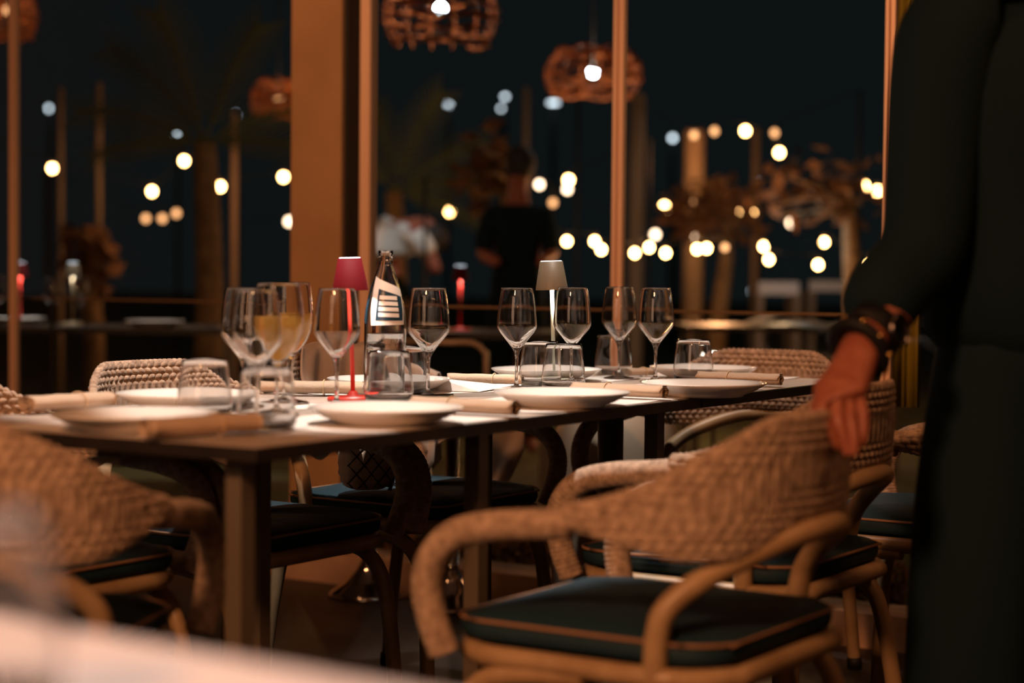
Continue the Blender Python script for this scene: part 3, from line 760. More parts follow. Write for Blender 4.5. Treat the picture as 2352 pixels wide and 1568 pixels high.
# ------------------------------------------------------------------ waiter / standing person at right
pr_ = thing('person', (.86, 3.06, 0), 0, 'person in dark clothes standing at right, one hand on the chair back, wearing a watch', 'person')
PL0 = np.array([.86, 3.06, 0])
def R(p): return tuple(np.array(p, float) - PL0)
wr = aty(1985, 812, 2.80); 
bodyp = [(.86, 3.10, .98), (.86, 3.10, 1.16), (.86, 3.09, 1.34), (.86, 3.08, 1.47), (.86, 3.06, 1.57), (.85, 3.04, 1.69), (.85, 3.04, 1.78),
         (.77, 3.06, 1.40), (.705, 3.04, 1.385), (.672, 3.02, 1.22), (.652, 2.98, 1.035),
         (.98, 3.09, 1.425), (1.05, 3.10, 1.39), (1.10, 3.12, 1.15), (1.11, 3.03, .92), (1.11, 2.99, .84),
         (.81, 3.10, .88), (.77, 3.09, .52), (.75, 3.11, .10), (.72, 2.99, .05), (.96, 3.10, .90), (.98, 3.10, .52), (.99, 3.12, .10), (.97, 3.0, .05)]
bodye = [(0, 1), (1, 2), (2, 3), (3, 4), (4, 5), (5, 6), (2, 7), (7, 8), (8, 9), (9, 10), (2, 11), (11, 12), (12, 13), (13, 14), (14, 15),
         (0, 16), (16, 17), (17, 18), (18, 19), (0, 20), (20, 21), (21, 22), (22, 23)]
bodyr = [(.08, .06), (.07, .055), (.06, .05), (.05, .05), (.055, .055), (.085, .095), (.07, .08), (.03, .03), (.03, .03), (.035, .035), (.04, .04),
         (.05, .05), (.05, .05), (.045, .045), (.034, .03), (.03, .02), (.065, .065), (.055, .055), (.04, .045), (.035, .03), (.065, .065), (.055, .055), (.04, .045), (.035, .03)]
# forearm and hand on the chair back (joined to the same skeleton)
K = lambda px, py, Y: aty(px, py, Y)
hp = [K(2030, 738, 2.87), K(1972, 800, 2.81), K(1938, 862, 2.775), K(1928, 910, 2.765)]
n0 = len(bodyp); bodyp += [tuple(p) for p in hp]; bodye += [(10, n0), (n0, n0 + 1), (n0 + 1, n0 + 2), (n0 + 2, n0 + 3)]; bodyr += [(.042, .040), (.042, .036), (.060, .030), (.058, .024)]
FNG = [[(1893, 905, 2.755), (1880, 938, 2.745), (1898, 975, 2.735), (1922, 1012, 2.735), (1930, 1035, 2.735)],
       [(1920, 925, 2.75), (1925, 965, 2.73), (1940, 1010, 2.725), (1948, 1050, 2.725)],
       [(1948, 925, 2.75), (1955, 965, 2.73), (1963, 1010, 2.72), (1962, 1050, 2.72)],
       [(1972, 915, 2.755), (1983, 950, 2.74), (1983, 990, 2.73), (1976, 1028, 2.73)]]
for fi, fg in enumerate(FNG):
    prev = n0 + 3 if fi in (1, 2) else n0 + 2
    if fi == 0: prev = n0 + 3
    for k, q in enumerate(fg[0:] if fi else fg[1:]):
        i = len(bodyp); bodyp.append(tuple(K(*q))); bodye.append((prev, i)); bodyr.append((.0115 - .0012 * k, .0115 - .0012 * k)); prev = i
# thumb leaves the side of the palm and hooks over the inner side
prev = n0 + 2
for k, q in enumerate([(1905, 885, 2.80), (1880, 925, 2.815), (1868, 962, 2.82)]):
    i = len(bodyp); bodyp.append(tuple(K(*q))); bodye.append((prev, i)); bodyr.append((.013 - .0015 * k, .013 - .0015 * k)); prev = i
for k in range(4):
    prev = 15
    for m_ in range(3):
        i = len(bodyp); bodyp.append((1.085 + .017 * k, 2.965 - .012 * m_, .815 - .030 * m_ - (.006 if k in (1, 2) else 0))); bodye.append((prev, i)); bodyr.append((.0095, .0095)); prev = i
bo_ = skin('body', [R(p) for p in bodyp], bodye, bodyr, M_SKIN, pr_, 2, 0)
# head joined into the body mesh: skull, jaw, brow, nose, lips, ears, eyes sockets shaped from one ellipsoid
hv, hf = lathe([(math.sin(math.pi * i / 28) if 0 < i < 28 else 0, -math.cos(math.pi * i / 28)) for i in range(29)], 36)
fa = math.radians(215); fx, fy = math.cos(fa), math.sin(fa); HV = []
for a, b, c in hv:                       # a = across, b = forward, c = up
    x, y, z = a * .074, b * .094, c * .115
    f_ = max(0, b)
    if c < 0: x *= 1 - .28 * c * c; y += .012 * f_ * (-c)
    z += 0
    g = lambda cx, cz, w_, h_: math.exp(-((a - cx) / w_) ** 2 - ((c - cz) / h_) ** 2) * (1 if b > 0 else 0)
    y += .022 * g(0, -.12, .13, .20) + .010 * g(0, -.22, .22, .08) + .006 * g(0, -.48, .25, .06) + .006 * g(0, .18, .6, .08)
    y -= .010 * g(.38, .03, .18, .10) + .010 * g(-.38, .03, .18, .10)
    y += .008 * g(0, -.78, .3, .12)
    HV.append((.85 - .86 + fy * x * -1 + fx * y, 3.02 - 3.06 + fx * x + fy * y, 1.69 + z))
ear = []
me = bo_.data; V_ = [tuple(v.co) for v in me.vertices]; F0 = [tuple(p.vertices) for p in me.polygons]
n_ = len(V_); V_ += HV; F0 += [tuple(q + n_ for q in f) for f in hf]
for sg in (-1, 1):
    ev, ef = sphere((0, 0, 0), .030, 10, (.35, .62, 1)); n_ = len(V_)
    for a, b, c in ev:
        x = sg * .076 + a; y = -.004 + b; V_.append((.85 - .86 - fy * x + fx * y, 3.02 - 3.06 + fx * x + fy * y, 1.69 + c)) 
    F0 += [tuple(q + n_ for q in f) for f in ef]
nm_ = bpy.data.meshes.new('body'); nm_.from_pydata(V_, [], F0); nm_.materials.append(M_SKIN); nm_.polygons.foreach_set('use_smooth', [True] * len(nm_.polygons)); bo_.data = nm_
hh_, hg = [], []
for (a, b, c), p in zip(hv, HV):
    k_ = 1.09; ctr = (-.01, -.04, 1.69); hh_.append(tuple(ctr[i] + (p[i] - ctr[i]) * k_ for i in range(3)))
keep = [f for f in hf if all((hv[q][2] > .42) or (hv[q][1] < -.05 and hv[q][2] > -.45) for q in f)]
mk('hair', hh_, keep, M_HAIR, pr_).modifiers.new('s', 'SOLIDIFY').thickness = .012
wl = [tuple(K(2022, 672, 2.91)), tuple(K(2004, 757, 2.855))]
shp = [(.86, 3.10, .84), (.86, 3.10, 1.0), (.86, 3.10, 1.18), (.86, 3.09, 1.34), (.86, 3.075, 1.45), (.86, 3.07, 1.485),
       (.765, 3.06, 1.445), (.692, 3.03, 1.425), bodyp[9], bodyp[10]] + wl + [(.965, 3.09, 1.445), (1.05, 3.10, 1.42), bodyp[13], bodyp[14], bodyp[15]]
she = [(0, 1), (1, 2), (2, 3), (3, 4), (4, 5), (3, 6), (6, 7), (7, 8), (8, 9), (9, 10), (10, 11), (3, 12), (12, 13), (13, 14), (14, 15), (15, 16)]
shr = [(.20, .15), (.215, .16), (.225, .16), (.22, .155), (.15, .12), (.10, .09), (.115, .115), (.098, .095), (.078, .08), (.070, .074), (.068, .068), (.060, .060), (.09, .09), (.085, .085), (.07, .07), (.058, .058), (.045, .045)]
skin('shirt', [R(p) for p in shp], she, shr, M_DARK, pr_, 2, 0)
trp = [(.86, 3.10, 1.04), (.86, 3.10, .94), (.79, 3.10, .84), (.765, 3.09, .50), (.755, 3.11, .09), (.94, 3.10, .84), (.965, 3.10, .50), (.985, 3.12, .09)]
tre = [(0, 1), (1, 2), (2, 3), (3, 4), (1, 5), (5, 6), (6, 7)]
skin('trousers', [R(p) for p in trp], tre, [(.16, .13), (.17, .135), (.115, .12), (.115, .115), (.11, .11), (.115, .12), (.105, .105), (.10, .10)], M_DARK2, pr_, 2, 0)
for sg in (0, 1):
    fx0 = bodyp[18 + 4 * sg]; v, f = sphere((0, 0, 0), .06, 14, (.8, 2.1, .75)); vv_ = [R((fx0[0] + a - .01, fx0[1] - .06 + b, max(.004, .045 + c))) for a, b, c in v]
    mk('shoe', vv_, f, M_LEATH, pr_)
def ringon(a, b, t, rx, rr, m, name, parent, flat=1.0):
    a, b = np.array(a), np.array(b); c = a * (1 - t) + b * t; d = (b - a) / np.linalg.norm(b - a)
    e1 = np.cross(d, [0, 1, 0]); e1 /= np.linalg.norm(e1); e2 = np.cross(d, e1)
    P = [c + rx * (math.cos(q) * e1 + .86 * math.sin(q) * e2) for q in np.linspace(0, 2 * math.pi, 25)[:-1]]
    return P, c, d, e1, e2
# watch with its strap
P, c, d, e1, e2 = ringon(hp[0], hp[1], .45, .041, 0, None, None, None)
mb = MB()
vs = []; n = 32
for i in range(n):
    q = 2 * math.pi * i / n; o_ = math.cos(q) * e1 + .86 * math.sin(q) * e2
    for (r_, w_) in ((.040, -.019), (.0465, -.019), (.0465, .019), (.040, .019)): vs.append(R(c + r_ * o_ + d * w_))
fs = [(i * 4 + k, i * 4 + (k + 1) % 4, ((i + 1) % n) * 4 + (k + 1) % 4, ((i + 1) % n) * 4 + k) for i in range(n) for k in range(4)]
wt = mk('watch_strap', vs, fs, M_LEATH, pr_)
wc = c - e2 * .036 if (c - e2 * .036)[1] < c[1] else c + e2 * .036
nrm = (wc - c) / np.linalg.norm(wc - c); nrm = nrm + e1 * (-.35 if (e1[0] < 0) else .35); nrm /= np.linalg.norm(nrm); wc = c + nrm * .043
t1 = np.cross(nrm, d); t1 /= np.linalg.norm(t1); t2 = np.cross(nrm, t1)
def disc(prof, n=32):
    v, f = lathe(prof, n); return [R(wc + t1 * a + t2 * b + nrm * z) for a, b, z in v], f
wcase = mk('watch_case', *disc([(0, -.004), (.023, -.004), (.0255, .0), (.0255, .008), (.022, .0110), (.0215, .009), (0, .009)]), M_WATCHC, wt)
# cord bracelet with beads
P, c, d, e1, e2 = ringon(hp[0], hp[1], .98, .043, 0, None, None, None)
v, f = tube([R(p) for p in P], .0115, 8, .01, True); br = mk('bracelet', v, f, M_LEATH, pr_)
mb = MB()
for q in np.linspace(math.pi * .9, math.pi * 1.9, 6):
    for sg in (1, -1):
        p_ = c + .0535 * (math.cos(q) * e1 + sg * .86 * abs(math.sin(q)) * e2); 
        if p_[1] < c[1]: mb.add(*sphere(R(p_), .0042, 8))
mb.obj('bead', M_GOLD, br)

# mustard curtain hanging outside the glass, seen between arm and body
va, vb = vof(atu(2050, 850, 2.93)), vof(atu(2112, 850, 2.93)); zc0 = float(atu(2080, 935, 2.93)[2])
vs = []; fs = []; nx_, nz_ = 34, 14
for i in range(nx_):
    t_ = i / (nx_ - 1); q = va + (vb - va) * t_
    for k in range(nz_):
        h_ = k / (nz_ - 1); vs.append(W(2.93 + .012 * math.sin(t_ * 26) * (1.2 - .5 * h_), q + .004 * math.sin(t_ * 40), zc0 + (2.98 - zc0) * h_))
for i in range(nx_ - 1):
    for k in range(nz_ - 1): a = i * nz_ + k; fs.append((a, a + nz_, a + nz_ + 1, a + 1))
o = mk('curtain', vs, fs, M_YEL); sm = o.modifiers.new('s', 'SOLIDIFY'); sm.thickness = .003
tag(o, 'mustard yellow curtain strip behind the glass, seen in the gap by the watch', 'curtain')
light('POINT', 'curtain_light', W(3.2, (va + vb) / 2 + .25, 1.35), 1.6, (1, .6, .2), size=.04)

# ------------------------------------------------------------------ terrace beyond the glass
def pendant(px, py, Y, rad, hgt, label, mbulb=M_BULBW, dim=1.0):
    c = aty(px, py, Y); t = thing('wicker_pendant', tuple(c), 0, label, 'pendant lamp', 'wicker pendant lamps over the terrace')
    mb = MB(); rings = 7
    for k in range(rings):
        a = k / (rings - 1); z = (a - .5) * hgt; rr = rad * (1 - .22 * (2 * a - 1) ** 2 - (.12 * a))
        ph = rng.uniform(0, 6)
        for rep in range(3):
            q0 = rng.uniform(0, 6.3); P = [((rr + .012 * math.sin(9 * q + ph + rep * math.pi)) * math.cos(q), (rr + .012 * math.sin(9 * q + ph + rep * math.pi)) * math.sin(q), z + .010 * math.sin(7 * q + ph + rep)) for q in np.linspace(q0, q0 + rng.uniform(1.6, 3.4), 40)]
            mb.add(*tube(P, .0085, 5, 1, False, raw=True))
    mb.obj('woven_rings', M_RAT, t)
    mb = MB()
    for q in np.linspace(0, 2 * math.pi, 15)[:-1]:
        mb.add(*tube([(rad * (1 - .22 * (2 * a - 1) ** 2 - .12 * a) * math.cos(q), rad * (1 - .22 * (2 * a - 1) ** 2 - .12 * a) * math.sin(q), (a - .5) * hgt) for a in np.linspace(0, 1, 7)], .006, 5, .1))
    mb.obj('ribs', M_RAT, t)
    v, f = sphere((0, 0, -.0), .028, 12); mk('bulb', v, f, mbulb, t)
    v, f = tube([(0, 0, .02), (0, 0, 3.4 - c[2])], .006, 6, 2); mk('cable', v, f, M_CABLE, t)
    light('POINT', 'pendant_bulb_light', tuple(c + np.array([0, 0, .02])), 7 * dim, (1, .62, .34), size=.03)
pendant(1012, 20, 9.2, .29, .34, 'wicker pendant lamp at the top centre, nearest of the hanging ones')
pendant(1362, 166, 10.8, .29, .25, 'wicker pendant lamp crossed by the middle window post')
pendant(640, 226, 13.0, .20, .24, 'small dim wicker pendant half behind the column', M_STRD, .5)
pendant(20, 25, 11.0, .16, .30, 'dim wicker pendant in the top left corner', M_STRD, .4)
# terrace canopy the pendants hang from
cn = mk('canopy', *box(-4.5, 3.5, 8.6, 13.6, 3.4, 3.5), M_CONC, smooth=False); tag(cn, 'dark terrace canopy above the frame, carrying the wicker pendants', 'canopy')
cnp = []
def pole(px, Y, ybot, ytop, wpx, m, label, cat='post', name='terrace_post'):
    a = aty(px, 600, Y); r = wpx / 2 / FPX * Y; zt = aty(px, ytop, Y)[2]
    v, f = tube([(0, 0, -.01), (0, 0, zt * .5), (0, 0, zt)], r, 12, 1); o = mk(name, v, f, m, loc=(a[0], a[1], 0)); return tag(o, label, cat, 'posts beyond the glass')
M_POSTW = mat('painted_timber', (.38, .26, .16), .6)
pole(538, 12.5, 0, 258, 15, M_POSTW, 'thin lamplit post left of the column')
pole(228, 13, 0, 190, 13, M_POSTW, 'thin dim post left, between lit bulbs')
pole(140, 13.4, 0, 200, 12, M_POSTW, 'dim post nearest the left window post')
pole(1460, 13.4, 0, 215, 34, M_CONC, 'broad dark post just right of the middle window post')
pole(1592, 15, 0, 300, 46, M_POSTW, 'broad orange lit post right of the middle window post')
pole(1733, 16, 0, 295, 16, M_POSTW, 'slim orange lit post right of the broad one')
pole(1205, 13.4, 0, 200, 14, M_CONC, 'slim grey post above the dark standing person')
light('POINT', 'garden_light_1', tuple(aty(1600, 300, 14.2)), 22, ORG, size=.05)
light('POINT', 'garden_light_2', tuple(aty(1650, 600, 11.2)), 26, ORG, size=.05)
light('POINT', 'garden_light_3', tuple(aty(500, 420, 11.6)), 16, ORG, size=.05)
light('POINT', 'garden_light_4', tuple(aty(1000, 560, 9.5)), 3, ORG, size=.05)
light('POINT', 'garden_light_5', tuple(aty(1800, 640, 11)), 7, (1, .62, .3), size=.05)

def bez_tree(px, Y, pts, r0, label, crown=None, nleaf=0, mleaf=M_LEAF):
    """pts: trunk pixels from base up at depth Y"""
    W_ = [aty(x, y, Y) for x, y in pts]; base = np.array([W_[0][0], W_[0][1], 0]); P = [base - base] + [p - base for p in W_]
    t = thing('garden_tree', tuple(base), 0, label, 'tree', 'trees in the garden')
    v, f = tube(P, lambda s: r0 * (1.25 - .6 * s), 12, .15); mk('trunk', v, f, M_BARK, t)
    top = P[-1]; mb = MB(); br_ = MB()
    if crown:
        cx, cyy, rx, rz_ = crown; cc_ = aty(cx, cyy, Y) - base
        for k in range(9):
            d_ = rng.normal(size=3); d_ /= np.linalg.norm(d_); e = cc_ + d_ * np.array([rx, rx * .6, rz_]) * .7
            br_.add(*tube([top, (top + e) / 2 + rng.normal(size=3) * .05, e], lambda s: r0 * .35 * (1 - .7 * s), 6, .2))
        br_.obj('branch', M_BARK, t)
        for k in range(nleaf):
            d_ = rng.normal(size=3); d_ /= np.linalg.norm(d_); c = cc_ + d_ * np.array([rx, rx * .6, rz_]) * rng.uniform(.2, 1)
            a = rng.normal(size=3); a /= np.linalg.norm(a); b = np.cross(a, rng.normal(size=3)); b /= np.linalg.norm(b); s = rng.uniform(.04, .10)
            mb.add([c - a * s, c + b * s * .45, c + a * s, c - b * s * .45], [(0, 1, 2, 3)])
        tag(mb.obj('foliage', mleaf, t, smooth=False), kind='stuff')
bez_tree(1650, 13.2, [(1645, 800), (1655, 690), (1668, 600), (1668, 545)], .065, 'leaning tree with an orange lit trunk, right of the wine glasses', (1640, 480, .40, .28), 260, M_LEAFO)
bez_tree(1960, 12, [(1965, 760), (1960, 680), (1955, 560), (1950, 470)], .07, 'dim brown tree next to the standing person\'s arm', (1890, 440, .55, .35), 90, M_LEAFO)
bez_tree(1175, 11, [(1205, 700), (1185, 630), (1172, 540), (1160, 420)], .05, 'orange lit forked tree trunk behind the dark standing person', (1130, 400, .22, .3), 90, M_LEAFO)
bez_tree(205, 11.5, [(215, 730), (200, 690), (212, 640), (222, 560)], .06, 'low brown lit trunk behind the glasses at the far left', (200, 600, .2, .25), 160, M_LEAFO)

def palm(px, py, Y, fr, label, L=1.2):
    c = aty(px, py, Y); t = thing('palm', (c[0], c[1], 0), 0, label, 'palm', 'palms in the garden')
    v, f = tube([(0, 0, 0), (.03, 0, c[2] * .5), (0, 0, c[2])], lambda s: .09 - .03 * s, 10, .2); mk('trunk', v, f, M_BARK, t)
    for k, (adeg, ln) in enumerate(fr):
        a = math.radians(adeg); dx, dz = math.cos(a), math.sin(a); dy = rng.uniform(-.4, .4); mb = MB()
        spine = [np.array([dx * s * ln, dy * s * ln, c[2] + dz * s * ln - .28 * ln * s * s]) for s in np.linspace(0, 1, 16)]
        mb.add(*tube(spine, .008, 5, .2))
        for i in range(2, 16):
            p = spine[i]; tdir = spine[i] - spine[i - 1]; tdir /= np.linalg.norm(tdir); sd = np.cross(tdir, [0, 1, 0]); sd /= np.linalg.norm(sd)
            for sg in (-1, 1):
                l = .34 * ln * (1 - .6 * abs(i / 15 - .4)); e = p + (sd * sg * .55 + tdir * .8) * l; wv = tdir * .016
                mb.add([p - wv, p + wv, e + np.array([0, .03, -.05 * l])], [(0, 1, 2)])
        mb.obj('frond', M_LEAF, t, smooth=False)
palm(905, 440, 13.5, [(70, 1.0), (45, .9), (20, .8), (100, .9), (130, .7), (-5, .6)], 'palm with fanned fronds right of the column')
palm(470, 330, 10.0, [(125, 1.0), (105, 1.0), (70, .9), (150, .8), (35, .7), (10, .7), (170, .6)], 'palm with long blades left of the column')

# string lights
def strings(name, label, pts, Y):
    P = [(x, y, m, aty(x, y, Y + dy)) for x, y, m, dy in pts]; P.sort(key=lambda q: q[3][0])
    base = np.array([P[0][3][0], Y, 0]); t = thing(name, tuple(base), 0, label, 'string lights', 'garlands of bulbs in the garden')
    hang = []
    for k, (x, y, m, p) in enumerate(P): hang.append(p + np.array([0, 0, .06]) - base)
    cab = [hang[0] + np.array([-.8, 0, .3])] + hang + [hang[-1] + np.array([.6, 0, .25])]
    v, f = tube(cab, .003, 5, .08); mk('cable', v, f, M_CABLE, t)
    for e in (cab[0], cab[-1]):
        v, f = tube([(e[0], e[1], 0), (e[0], e[1], e[2])], .012, 6, 2); mk('pole', v, f, M_CABLE, t)
    for (x, y, m, p), hg in zip(P, hang):
        mm, rr = {'b': (M_STR, .026), 'd': (M_STRD, .023), 'p': (M_STRP, .025)}[m]
        v, f = sphere(hg - np.array([0, 0, .055]), rr * Y / 13, 12, (1, 1, 1.1)); b = mk('bulb', v, f, mm, t)
        v, f = tube([hg - np.array([0, 0, .03]), hg + np.array([0, 0, .004])], .011, 6, .05); mk('socket', v, f, M_CABLE, b)
strings('string_lights', 'garland with four wide spaced bulbs high at the left', [(120, 388, 'b', 0), (349, 441, 'b', .3), (423, 371, 'b', 0), (506, 430, 'b', .2), (651, 408, 'b', 0)], 12.8)
strings('string_lights', 'faint garland low at the left, mostly dim bulbs', [(335, 503, 'd', 0), (373, 503, 'd', 0), (405, 491, 'd', 0), (492, 532, 'p', 0), (664, 510, 'p', 0)], 15)
strings('string_lights', 'sparse garland between the column and the middle window post', [(1033, 487, 'b', 0), (1239, 425, 'p', 0), (1270, 467, 'd', 0), (1306, 415, 'b', 0), (1303, 436, 'p', .2)], 14)
strings('string_lights', 'long lowest garland of bright bulbs right of centre', [(1302, 556, 'b', 0), (1366, 556, 'b', 0), (1381, 575, 'b', -.3), (1458, 583, 'b', 0), (1491, 570, 'b', .2), (1529, 583, 'b', 0), (1601, 574, 'b', 0), (1623, 572, 'b', .2), (1665, 570, 'd', 0), (1754, 568, 'b', 0), (1766, 598, 'b', -.2), (1893, 558, 'b', 0), (1879, 610, 'b', -.3), (1997, 610, 'b', 0)], 10.6)
strings('string_lights', 'middle garland of mixed bulbs above the lowest one at right', [(1505, 540, 'p', 0), (1588, 541, 'p', 0), (1526, 476, 'b', 0), (1540, 484, 'd', 0), (1622, 438, 'd', .3), (1587, 460, 'd', 0), (1690, 491, 'b', 0), (1725, 490, 'b', 0), (1817, 513, 'p', 0), (1985, 429, 'b', 0), (2016, 440, 'b', 0)], 14.5)
strings('string_lights', 'topmost garland at right, above the orange posts', [(1594, 312, 'd', 0), (1641, 303, 'd', 0), (1712, 302, 'b', 0), (1779, 307, 'd', .3), (1790, 352, 'b', 0)], 13)

def lamp_post(px, py, Y, label, sx=1.0, sy=1.0, m=M_COOL, rr=.07):
    c = aty(px, py, Y); t = thing('lamp_post', (c[0], c[1], 0), 0, label, 'lamp post', 'pale lamps beyond the garden')
    v, f = tube([(0, .1, 0), (0, .1, c[2])], .03, 8, 3); mk('pole', v, f, M_CABLE, t)
    v, f = tube([(0, .1, c[2]), (0, 0, c[2] + .09)], .02, 6, .1); mk('arm', v, f, M_CABLE, t)
    v, f = sphere((0, 0, c[2]), rr, 12, (sx, 1, sy)); mk('lamp_head', v, f, m, t)
for px, py, lab, sx, sy in [(112, 249, 'pale blue lamp high near the left window post', .7, 1), (406, 306, 'pale blue lamp high above the left garland', 1, 1), (541, 264, 'pale lamp at the top of the thin post left of the column', .8, 1),
                    (1030, 240, 'pale lamp below the top centre wicker pendant', 1.1, .7), (1160, 222, 'upper one of two stacked pale lamps', 1, .7), (1152, 249, 'lower one of two stacked pale lamps', 1.1, .7),
                    (1271, 236, 'wide pale lamp below the second wicker pendant', 2.2, .6), (1545, 317, 'round pale lamp left of the orange posts', 1, 1), (1745, 421, 'dim pale lamp right of the slim orange post', .9, 1),
                    (1558, 437, 'faintest bluish lamp beside the broad orange post', .7, .6), (1729, 668, 'low pale lamp near the white covered table', .9, 1.5)]:
    lamp_post(px, py, 27 if px == 1152 else 24, lab, sx, sy, rr=.032)
gl = aty(1640, 822, 7.6)
t = thing('globe_lamp', (gl[0], gl[1], 0), 0, 'bright white globe lamp low behind the lone right tumbler', 'lamp')
v, f = sphere((0, 0, gl[2]), .022, 14); mk('globe', v, f, emis('globe_glow', (1, .86, .68), 12), t); v, f = tube([(0, 0, 0), (0, 0, gl[2])], .008, 8, 1); mk('stem', v, f, M_CABLE, t)

# tables on the terrace
def out_table(cx, cy_, L, D, label, m=M_TOP):
    t = thing('terrace_table', (cx, cy_, 0), 0, label, 'table', 'tables on the terrace')
    mk('tabletop', *box(-L / 2, L / 2, -D / 2, D / 2, .725, .75), m, t, False)
    for a in (-1, 1):
        for b in (-1, 1): mk('leg', *box(a * (L / 2 - .05) - .02, a * (L / 2 - .05) + .02, b * (D / 2 - .05) - .02, b * (D / 2 - .05) + .02, 0, .725), M_TEDGE, t, False)
    return t
out_table(-1.95, 8.6, 1.5, .7, 'terrace table seen through the glass at the far left, laid with glasses and two lamps')
light('SPOT', 'terrace_spot_1', (-1.9, 8.6, 2.9), 110, WARM, (-1.95, 8.6, .75), .04, 50, .5)
def og(x, y, lab): o = bpy.data.objects.new('wine_glass', me_wg); COL.objects.link(o); o.location = (x, y, .7515); tag(o, lab, 'wine glass', 'glasses on the terrace table')
og(-2.08, 8.5, 'blurred wine glass left one on the terrace table at far left'); og(-1.98, 8.62, 'blurred wine glass right one on the terrace table at far left'); og(-2.32, 8.45, 'blurred wine glass beside the far left window post')
for x, y, lab in ((-2.30, 8.72, 'blurred white plate left on the far left terrace table'), (-1.6, 8.42, 'blurred white plate right on the far left terrace table')):
    v, f = lathe(pprof, 40); tag(mk('dinner_plate', v, f, M_PLATE, loc=(x, y, .7515)), lab, 'plate', 'plates on the terrace table')
table_lamp(0, 0, 'small red lamp on the far left terrace table, beyond the window post', M_RED, M_REDST, 0, 2.0, Y=aty(46, 700, 8.8))
table_lamp(0, 0, 'small cream lamp on the far left terrace table', M_OLIVE, mat('cream_stem', (.65, .5, .3), .4), 0, 2.0, Y=aty(167, 700, 8.6))
out_table(-.20, 8.35, .8, .7, 'small terrace table with a red lamp, seen right of the lone wine glass')
table_lamp(0, 0, 'small red lamp outside, right of the lone wine glass', M_RED, M_REDST, 0, 2.5, Y=aty(1057, 700, 8.25))
out_table(1.42, 9.7, 1.1, .7, 'terrace table with a crumpled white cloth, seen left of the arm', M_TOP)
cloth_strip('tablecloth', [(1.22, 9.5, .756), (1.34, 9.5, .79), (1.48, 9.5, .762), (1.62, 9.5, .757)], [(1.22, 9.85, .756), (1.34, 9.85, .80), (1.48, 9.85, .762), (1.62, 9.85, .757)], M_WHITET, 'crumpled white cloth lying on the terrace table at right', 'cloth', .008)
light('SPOT', 'terrace_spot_2', (1.4, 9.7, 2.9), 3, (.9, .95, 1), (1.4, 9.7, .75), .04, 50, .5)
def crate(px, py, Y, wx, hz, label, m=M_WHITET):
    c = aty(px, py, Y); t = thing('bench', (c[0], c[1], 0), 0, label, 'bench', 'pale benches')
    mk('backboard', *box(-wx / 2, wx / 2, -.02, .02, c[2] - hz / 2, c[2] + hz / 2), m, t, False)
    mk('seat', *box(-wx / 2, wx / 2, .03, .42, .42, .46), M_TEDGE, t, False)
    for s in (-1, 1): mk('leg', *box(s * wx * .45 - .02, s * wx * .45 + .02, -.018, .36, 0, c[2] - hz / 2 + .001), M_TEDGE, t, False)
crate(1788, 662, 12.6, .27, .085, 'dark bench with a short pale backboard, left of the wider one')
crate(1920, 657, 12.8, .36, .07, 'dark bench with a wider pale backboard near the arm')
light('POINT', 'bench_light', tuple(aty(1850, 560, 12.0)), 3.0, (.8, .9, 1), size=.05)

# terrace chair outline
t = thing('terrace_chair', tuple(aty(1090, 900, 7.3) * np.array([1, 1, 0])), 0, 'dark terrace chair whose bent tube back shows between the wine glasses', 'chair')
v, f = tube([(-.20, 0, 0), (-.20, 0, .65), (-.17, 0, .72), (-.08, 0, .745), (.08, 0, .745)] , .010, 8, .04)
v, f = tube([(.045, 0, 0), (.045, 0, .62), (.035, 0, .70), (-.01, 0, .735), (-.09, 0, .735), (-.30, 0, .735), (-.34, 0, .70), (-.35, 0, .6), (-.35, 0, 0)], .011, 8, .03); mk('frame', v, f, M_FRAMEL, t)
mk('seat', *box(-.34, .035, .01, .4, .43, .46), M_TEDGE, t, False)
mk('leg', *box(-.35, -.33, .37, .39, 0, .43), M_TEDGE, t, False); mk('leg', *box(.015, .035, .37, .39, 0, .43), M_TEDGE, t, False)

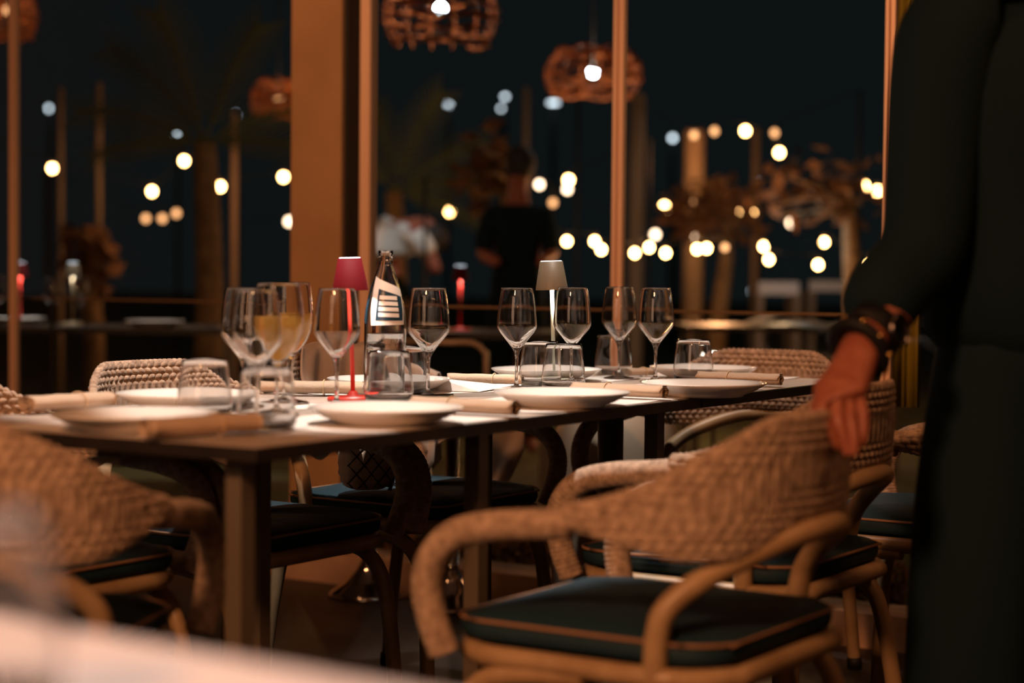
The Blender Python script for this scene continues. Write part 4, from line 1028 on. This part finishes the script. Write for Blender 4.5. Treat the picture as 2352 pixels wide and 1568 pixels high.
# people on the terrace
def bent(px, Y, label):
    a = aty(px, 600, Y); t = thing('person', (a[0], a[1], 0), 0, label, 'person')
    P = [(-.10, 0, .98), (-.11, 0, 1.14), (-.06, 0, 1.28), (.02, -.02, 1.36), (.10, -.05, 1.33), (.16, -.07, 1.24), (.17, -.08, 1.16),
         (.02, .12, 1.26), (.12, .10, 1.12), (.16, .0, 1.0), (.05, -.14, 1.24), (.15, -.16, 1.10), (.19, -.2, 1.0),
         (-.12, .08, .88), (-.10, .08, .48), (-.12, .08, .08), (-.05, .06, .04), (-.12, -.08, .88), (-.10, -.08, .48), (-.12, -.08, .08), (-.05, -.1, .04)]
    E_ = [(0, 1), (1, 2), (2, 3), (3, 4), (4, 5), (5, 6), (3, 7), (7, 8), (8, 9), (3, 10), (10, 11), (11, 12), (0, 13), (13, 14), (14, 15), (15, 16), (0, 17), (17, 18), (18, 19), (19, 20)]
    Rr = [(.07, .09), (.06, .08), (.07, .09), (.06, .08), (.045, .05), (.075, .07), (.06, .06), (.05, .05), (.04, .04), (.03, .03), (.05, .05), (.04, .04), (.03, .03), (.08, .08), (.055, .055), (.04, .04), (.03, .03), (.08, .08), (.055, .055), (.04, .04), (.03, .03)]
    skin('body', P, E_, Rr, M_SKIN, t, 2, 0)
    skin('shirt', [(-.10, 0, 1.08), P[1], P[2], P[3], P[7], P[8], P[10], P[11]], [(0, 1), (1, 2), (2, 3), (3, 4), (4, 5), (3, 6), (6, 7)], [(.14, .16), (.14, .155), (.145, .16), (.125, .15), (.09, .09), (.06, .06), (.09, .09), (.06, .06)], M_WHITEC, t, 2, 0)
    skin('trousers', [(-.10, 0, 1.03), P[13], P[14], P[15], P[17], P[18], P[19]], [(0, 1), (1, 2), (2, 3), (0, 4), (4, 5), (5, 6)], [(.12, .15), (.10, .10), (.075, .075), (.06, .06), (.10, .10), (.075, .075), (.06, .06)], M_DARK2, t, 2, 0)
    v, f = sphere((.165, -.075, 1.215), .09, 12); mk('hair', v, f, M_HAIR, t)
    return t
bent(938, 11.6, 'person in a white shirt bending over, seen right of the column')
light('SPOT', 'terrace_spot_3', (-.98, 10.2, 2.9), 80, (.95, .97, 1), (-.70, 11.6, 1.25), .04, 26, .5)
def standing(px, Y, label):
    a = aty(px, 600, Y); t = thing('person', (a[0], a[1], 0), 0, label, 'person')
    P = [(0, 0, .92), (0, 0, 1.10), (0, 0, 1.28), (0, 0, 1.38), (0, 0, 1.46), (.01, -.02, 1.56), (.01, -.02, 1.61), (-.15, 0, 1.33), (-.19, -.03, 1.10), (-.10, -.2, 1.06),
         (.15, 0, 1.33), (.19, -.03, 1.10), (.12, -.2, 1.06), (-.08, 0, .85), (-.09, 0, .48), (-.09, 0, .08), (-.09, -.12, .04), (.08, 0, .85), (.09, 0, .48), (.09, 0, .08), (.09, -.12, .04)]
    E_ = [(0, 1), (1, 2), (2, 3), (3, 4), (4, 5), (5, 6), (2, 7), (7, 8), (8, 9), (2, 10), (10, 11), (11, 12), (0, 13), (13, 14), (14, 15), (15, 16), (0, 17), (17, 18), (18, 19), (19, 20)]
    Rr = [(.13, .1), (.12, .09), (.14, .1), (.07, .06), (.05, .05), (.075, .085), (.06, .07), (.055, .055), (.04, .04), (.03, .03), (.055, .055), (.04, .04), (.03, .03), (.08, .08), (.055, .055), (.04, .04), (.035, .025), (.08, .08), (.055, .055), (.04, .04), (.035, .025)]
    skin('body', P, E_, Rr, M_SKIN, t, 2, 0)
    skin('clothes', P[:4] + [P[7], P[8], P[10], P[11]] + P[13:16] + P[17:20], [(0, 1), (1, 2), (2, 3), (2, 4), (4, 5), (2, 6), (6, 7), (0, 8), (8, 9), (9, 10), (0, 11), (11, 12), (12, 13)],
         [(.15, .12), (.14, .11), (.16, .12), (.09, .08), (.075, .075), (.055, .055), (.075, .075), (.055, .055), (.1, .1), (.075, .075), (.06, .06), (.1, .1), (.075, .075), (.06, .06)], M_DARK, t, 2, 0)
    v, f = sphere((.01, -.01, 1.60), .098, 12, (.9, 1, 1.05)); mk('hair', v, f, M_HAIR, t)
standing(1188, 10.3, 'dark silhouette of a person standing outside, left of the olive lamp')
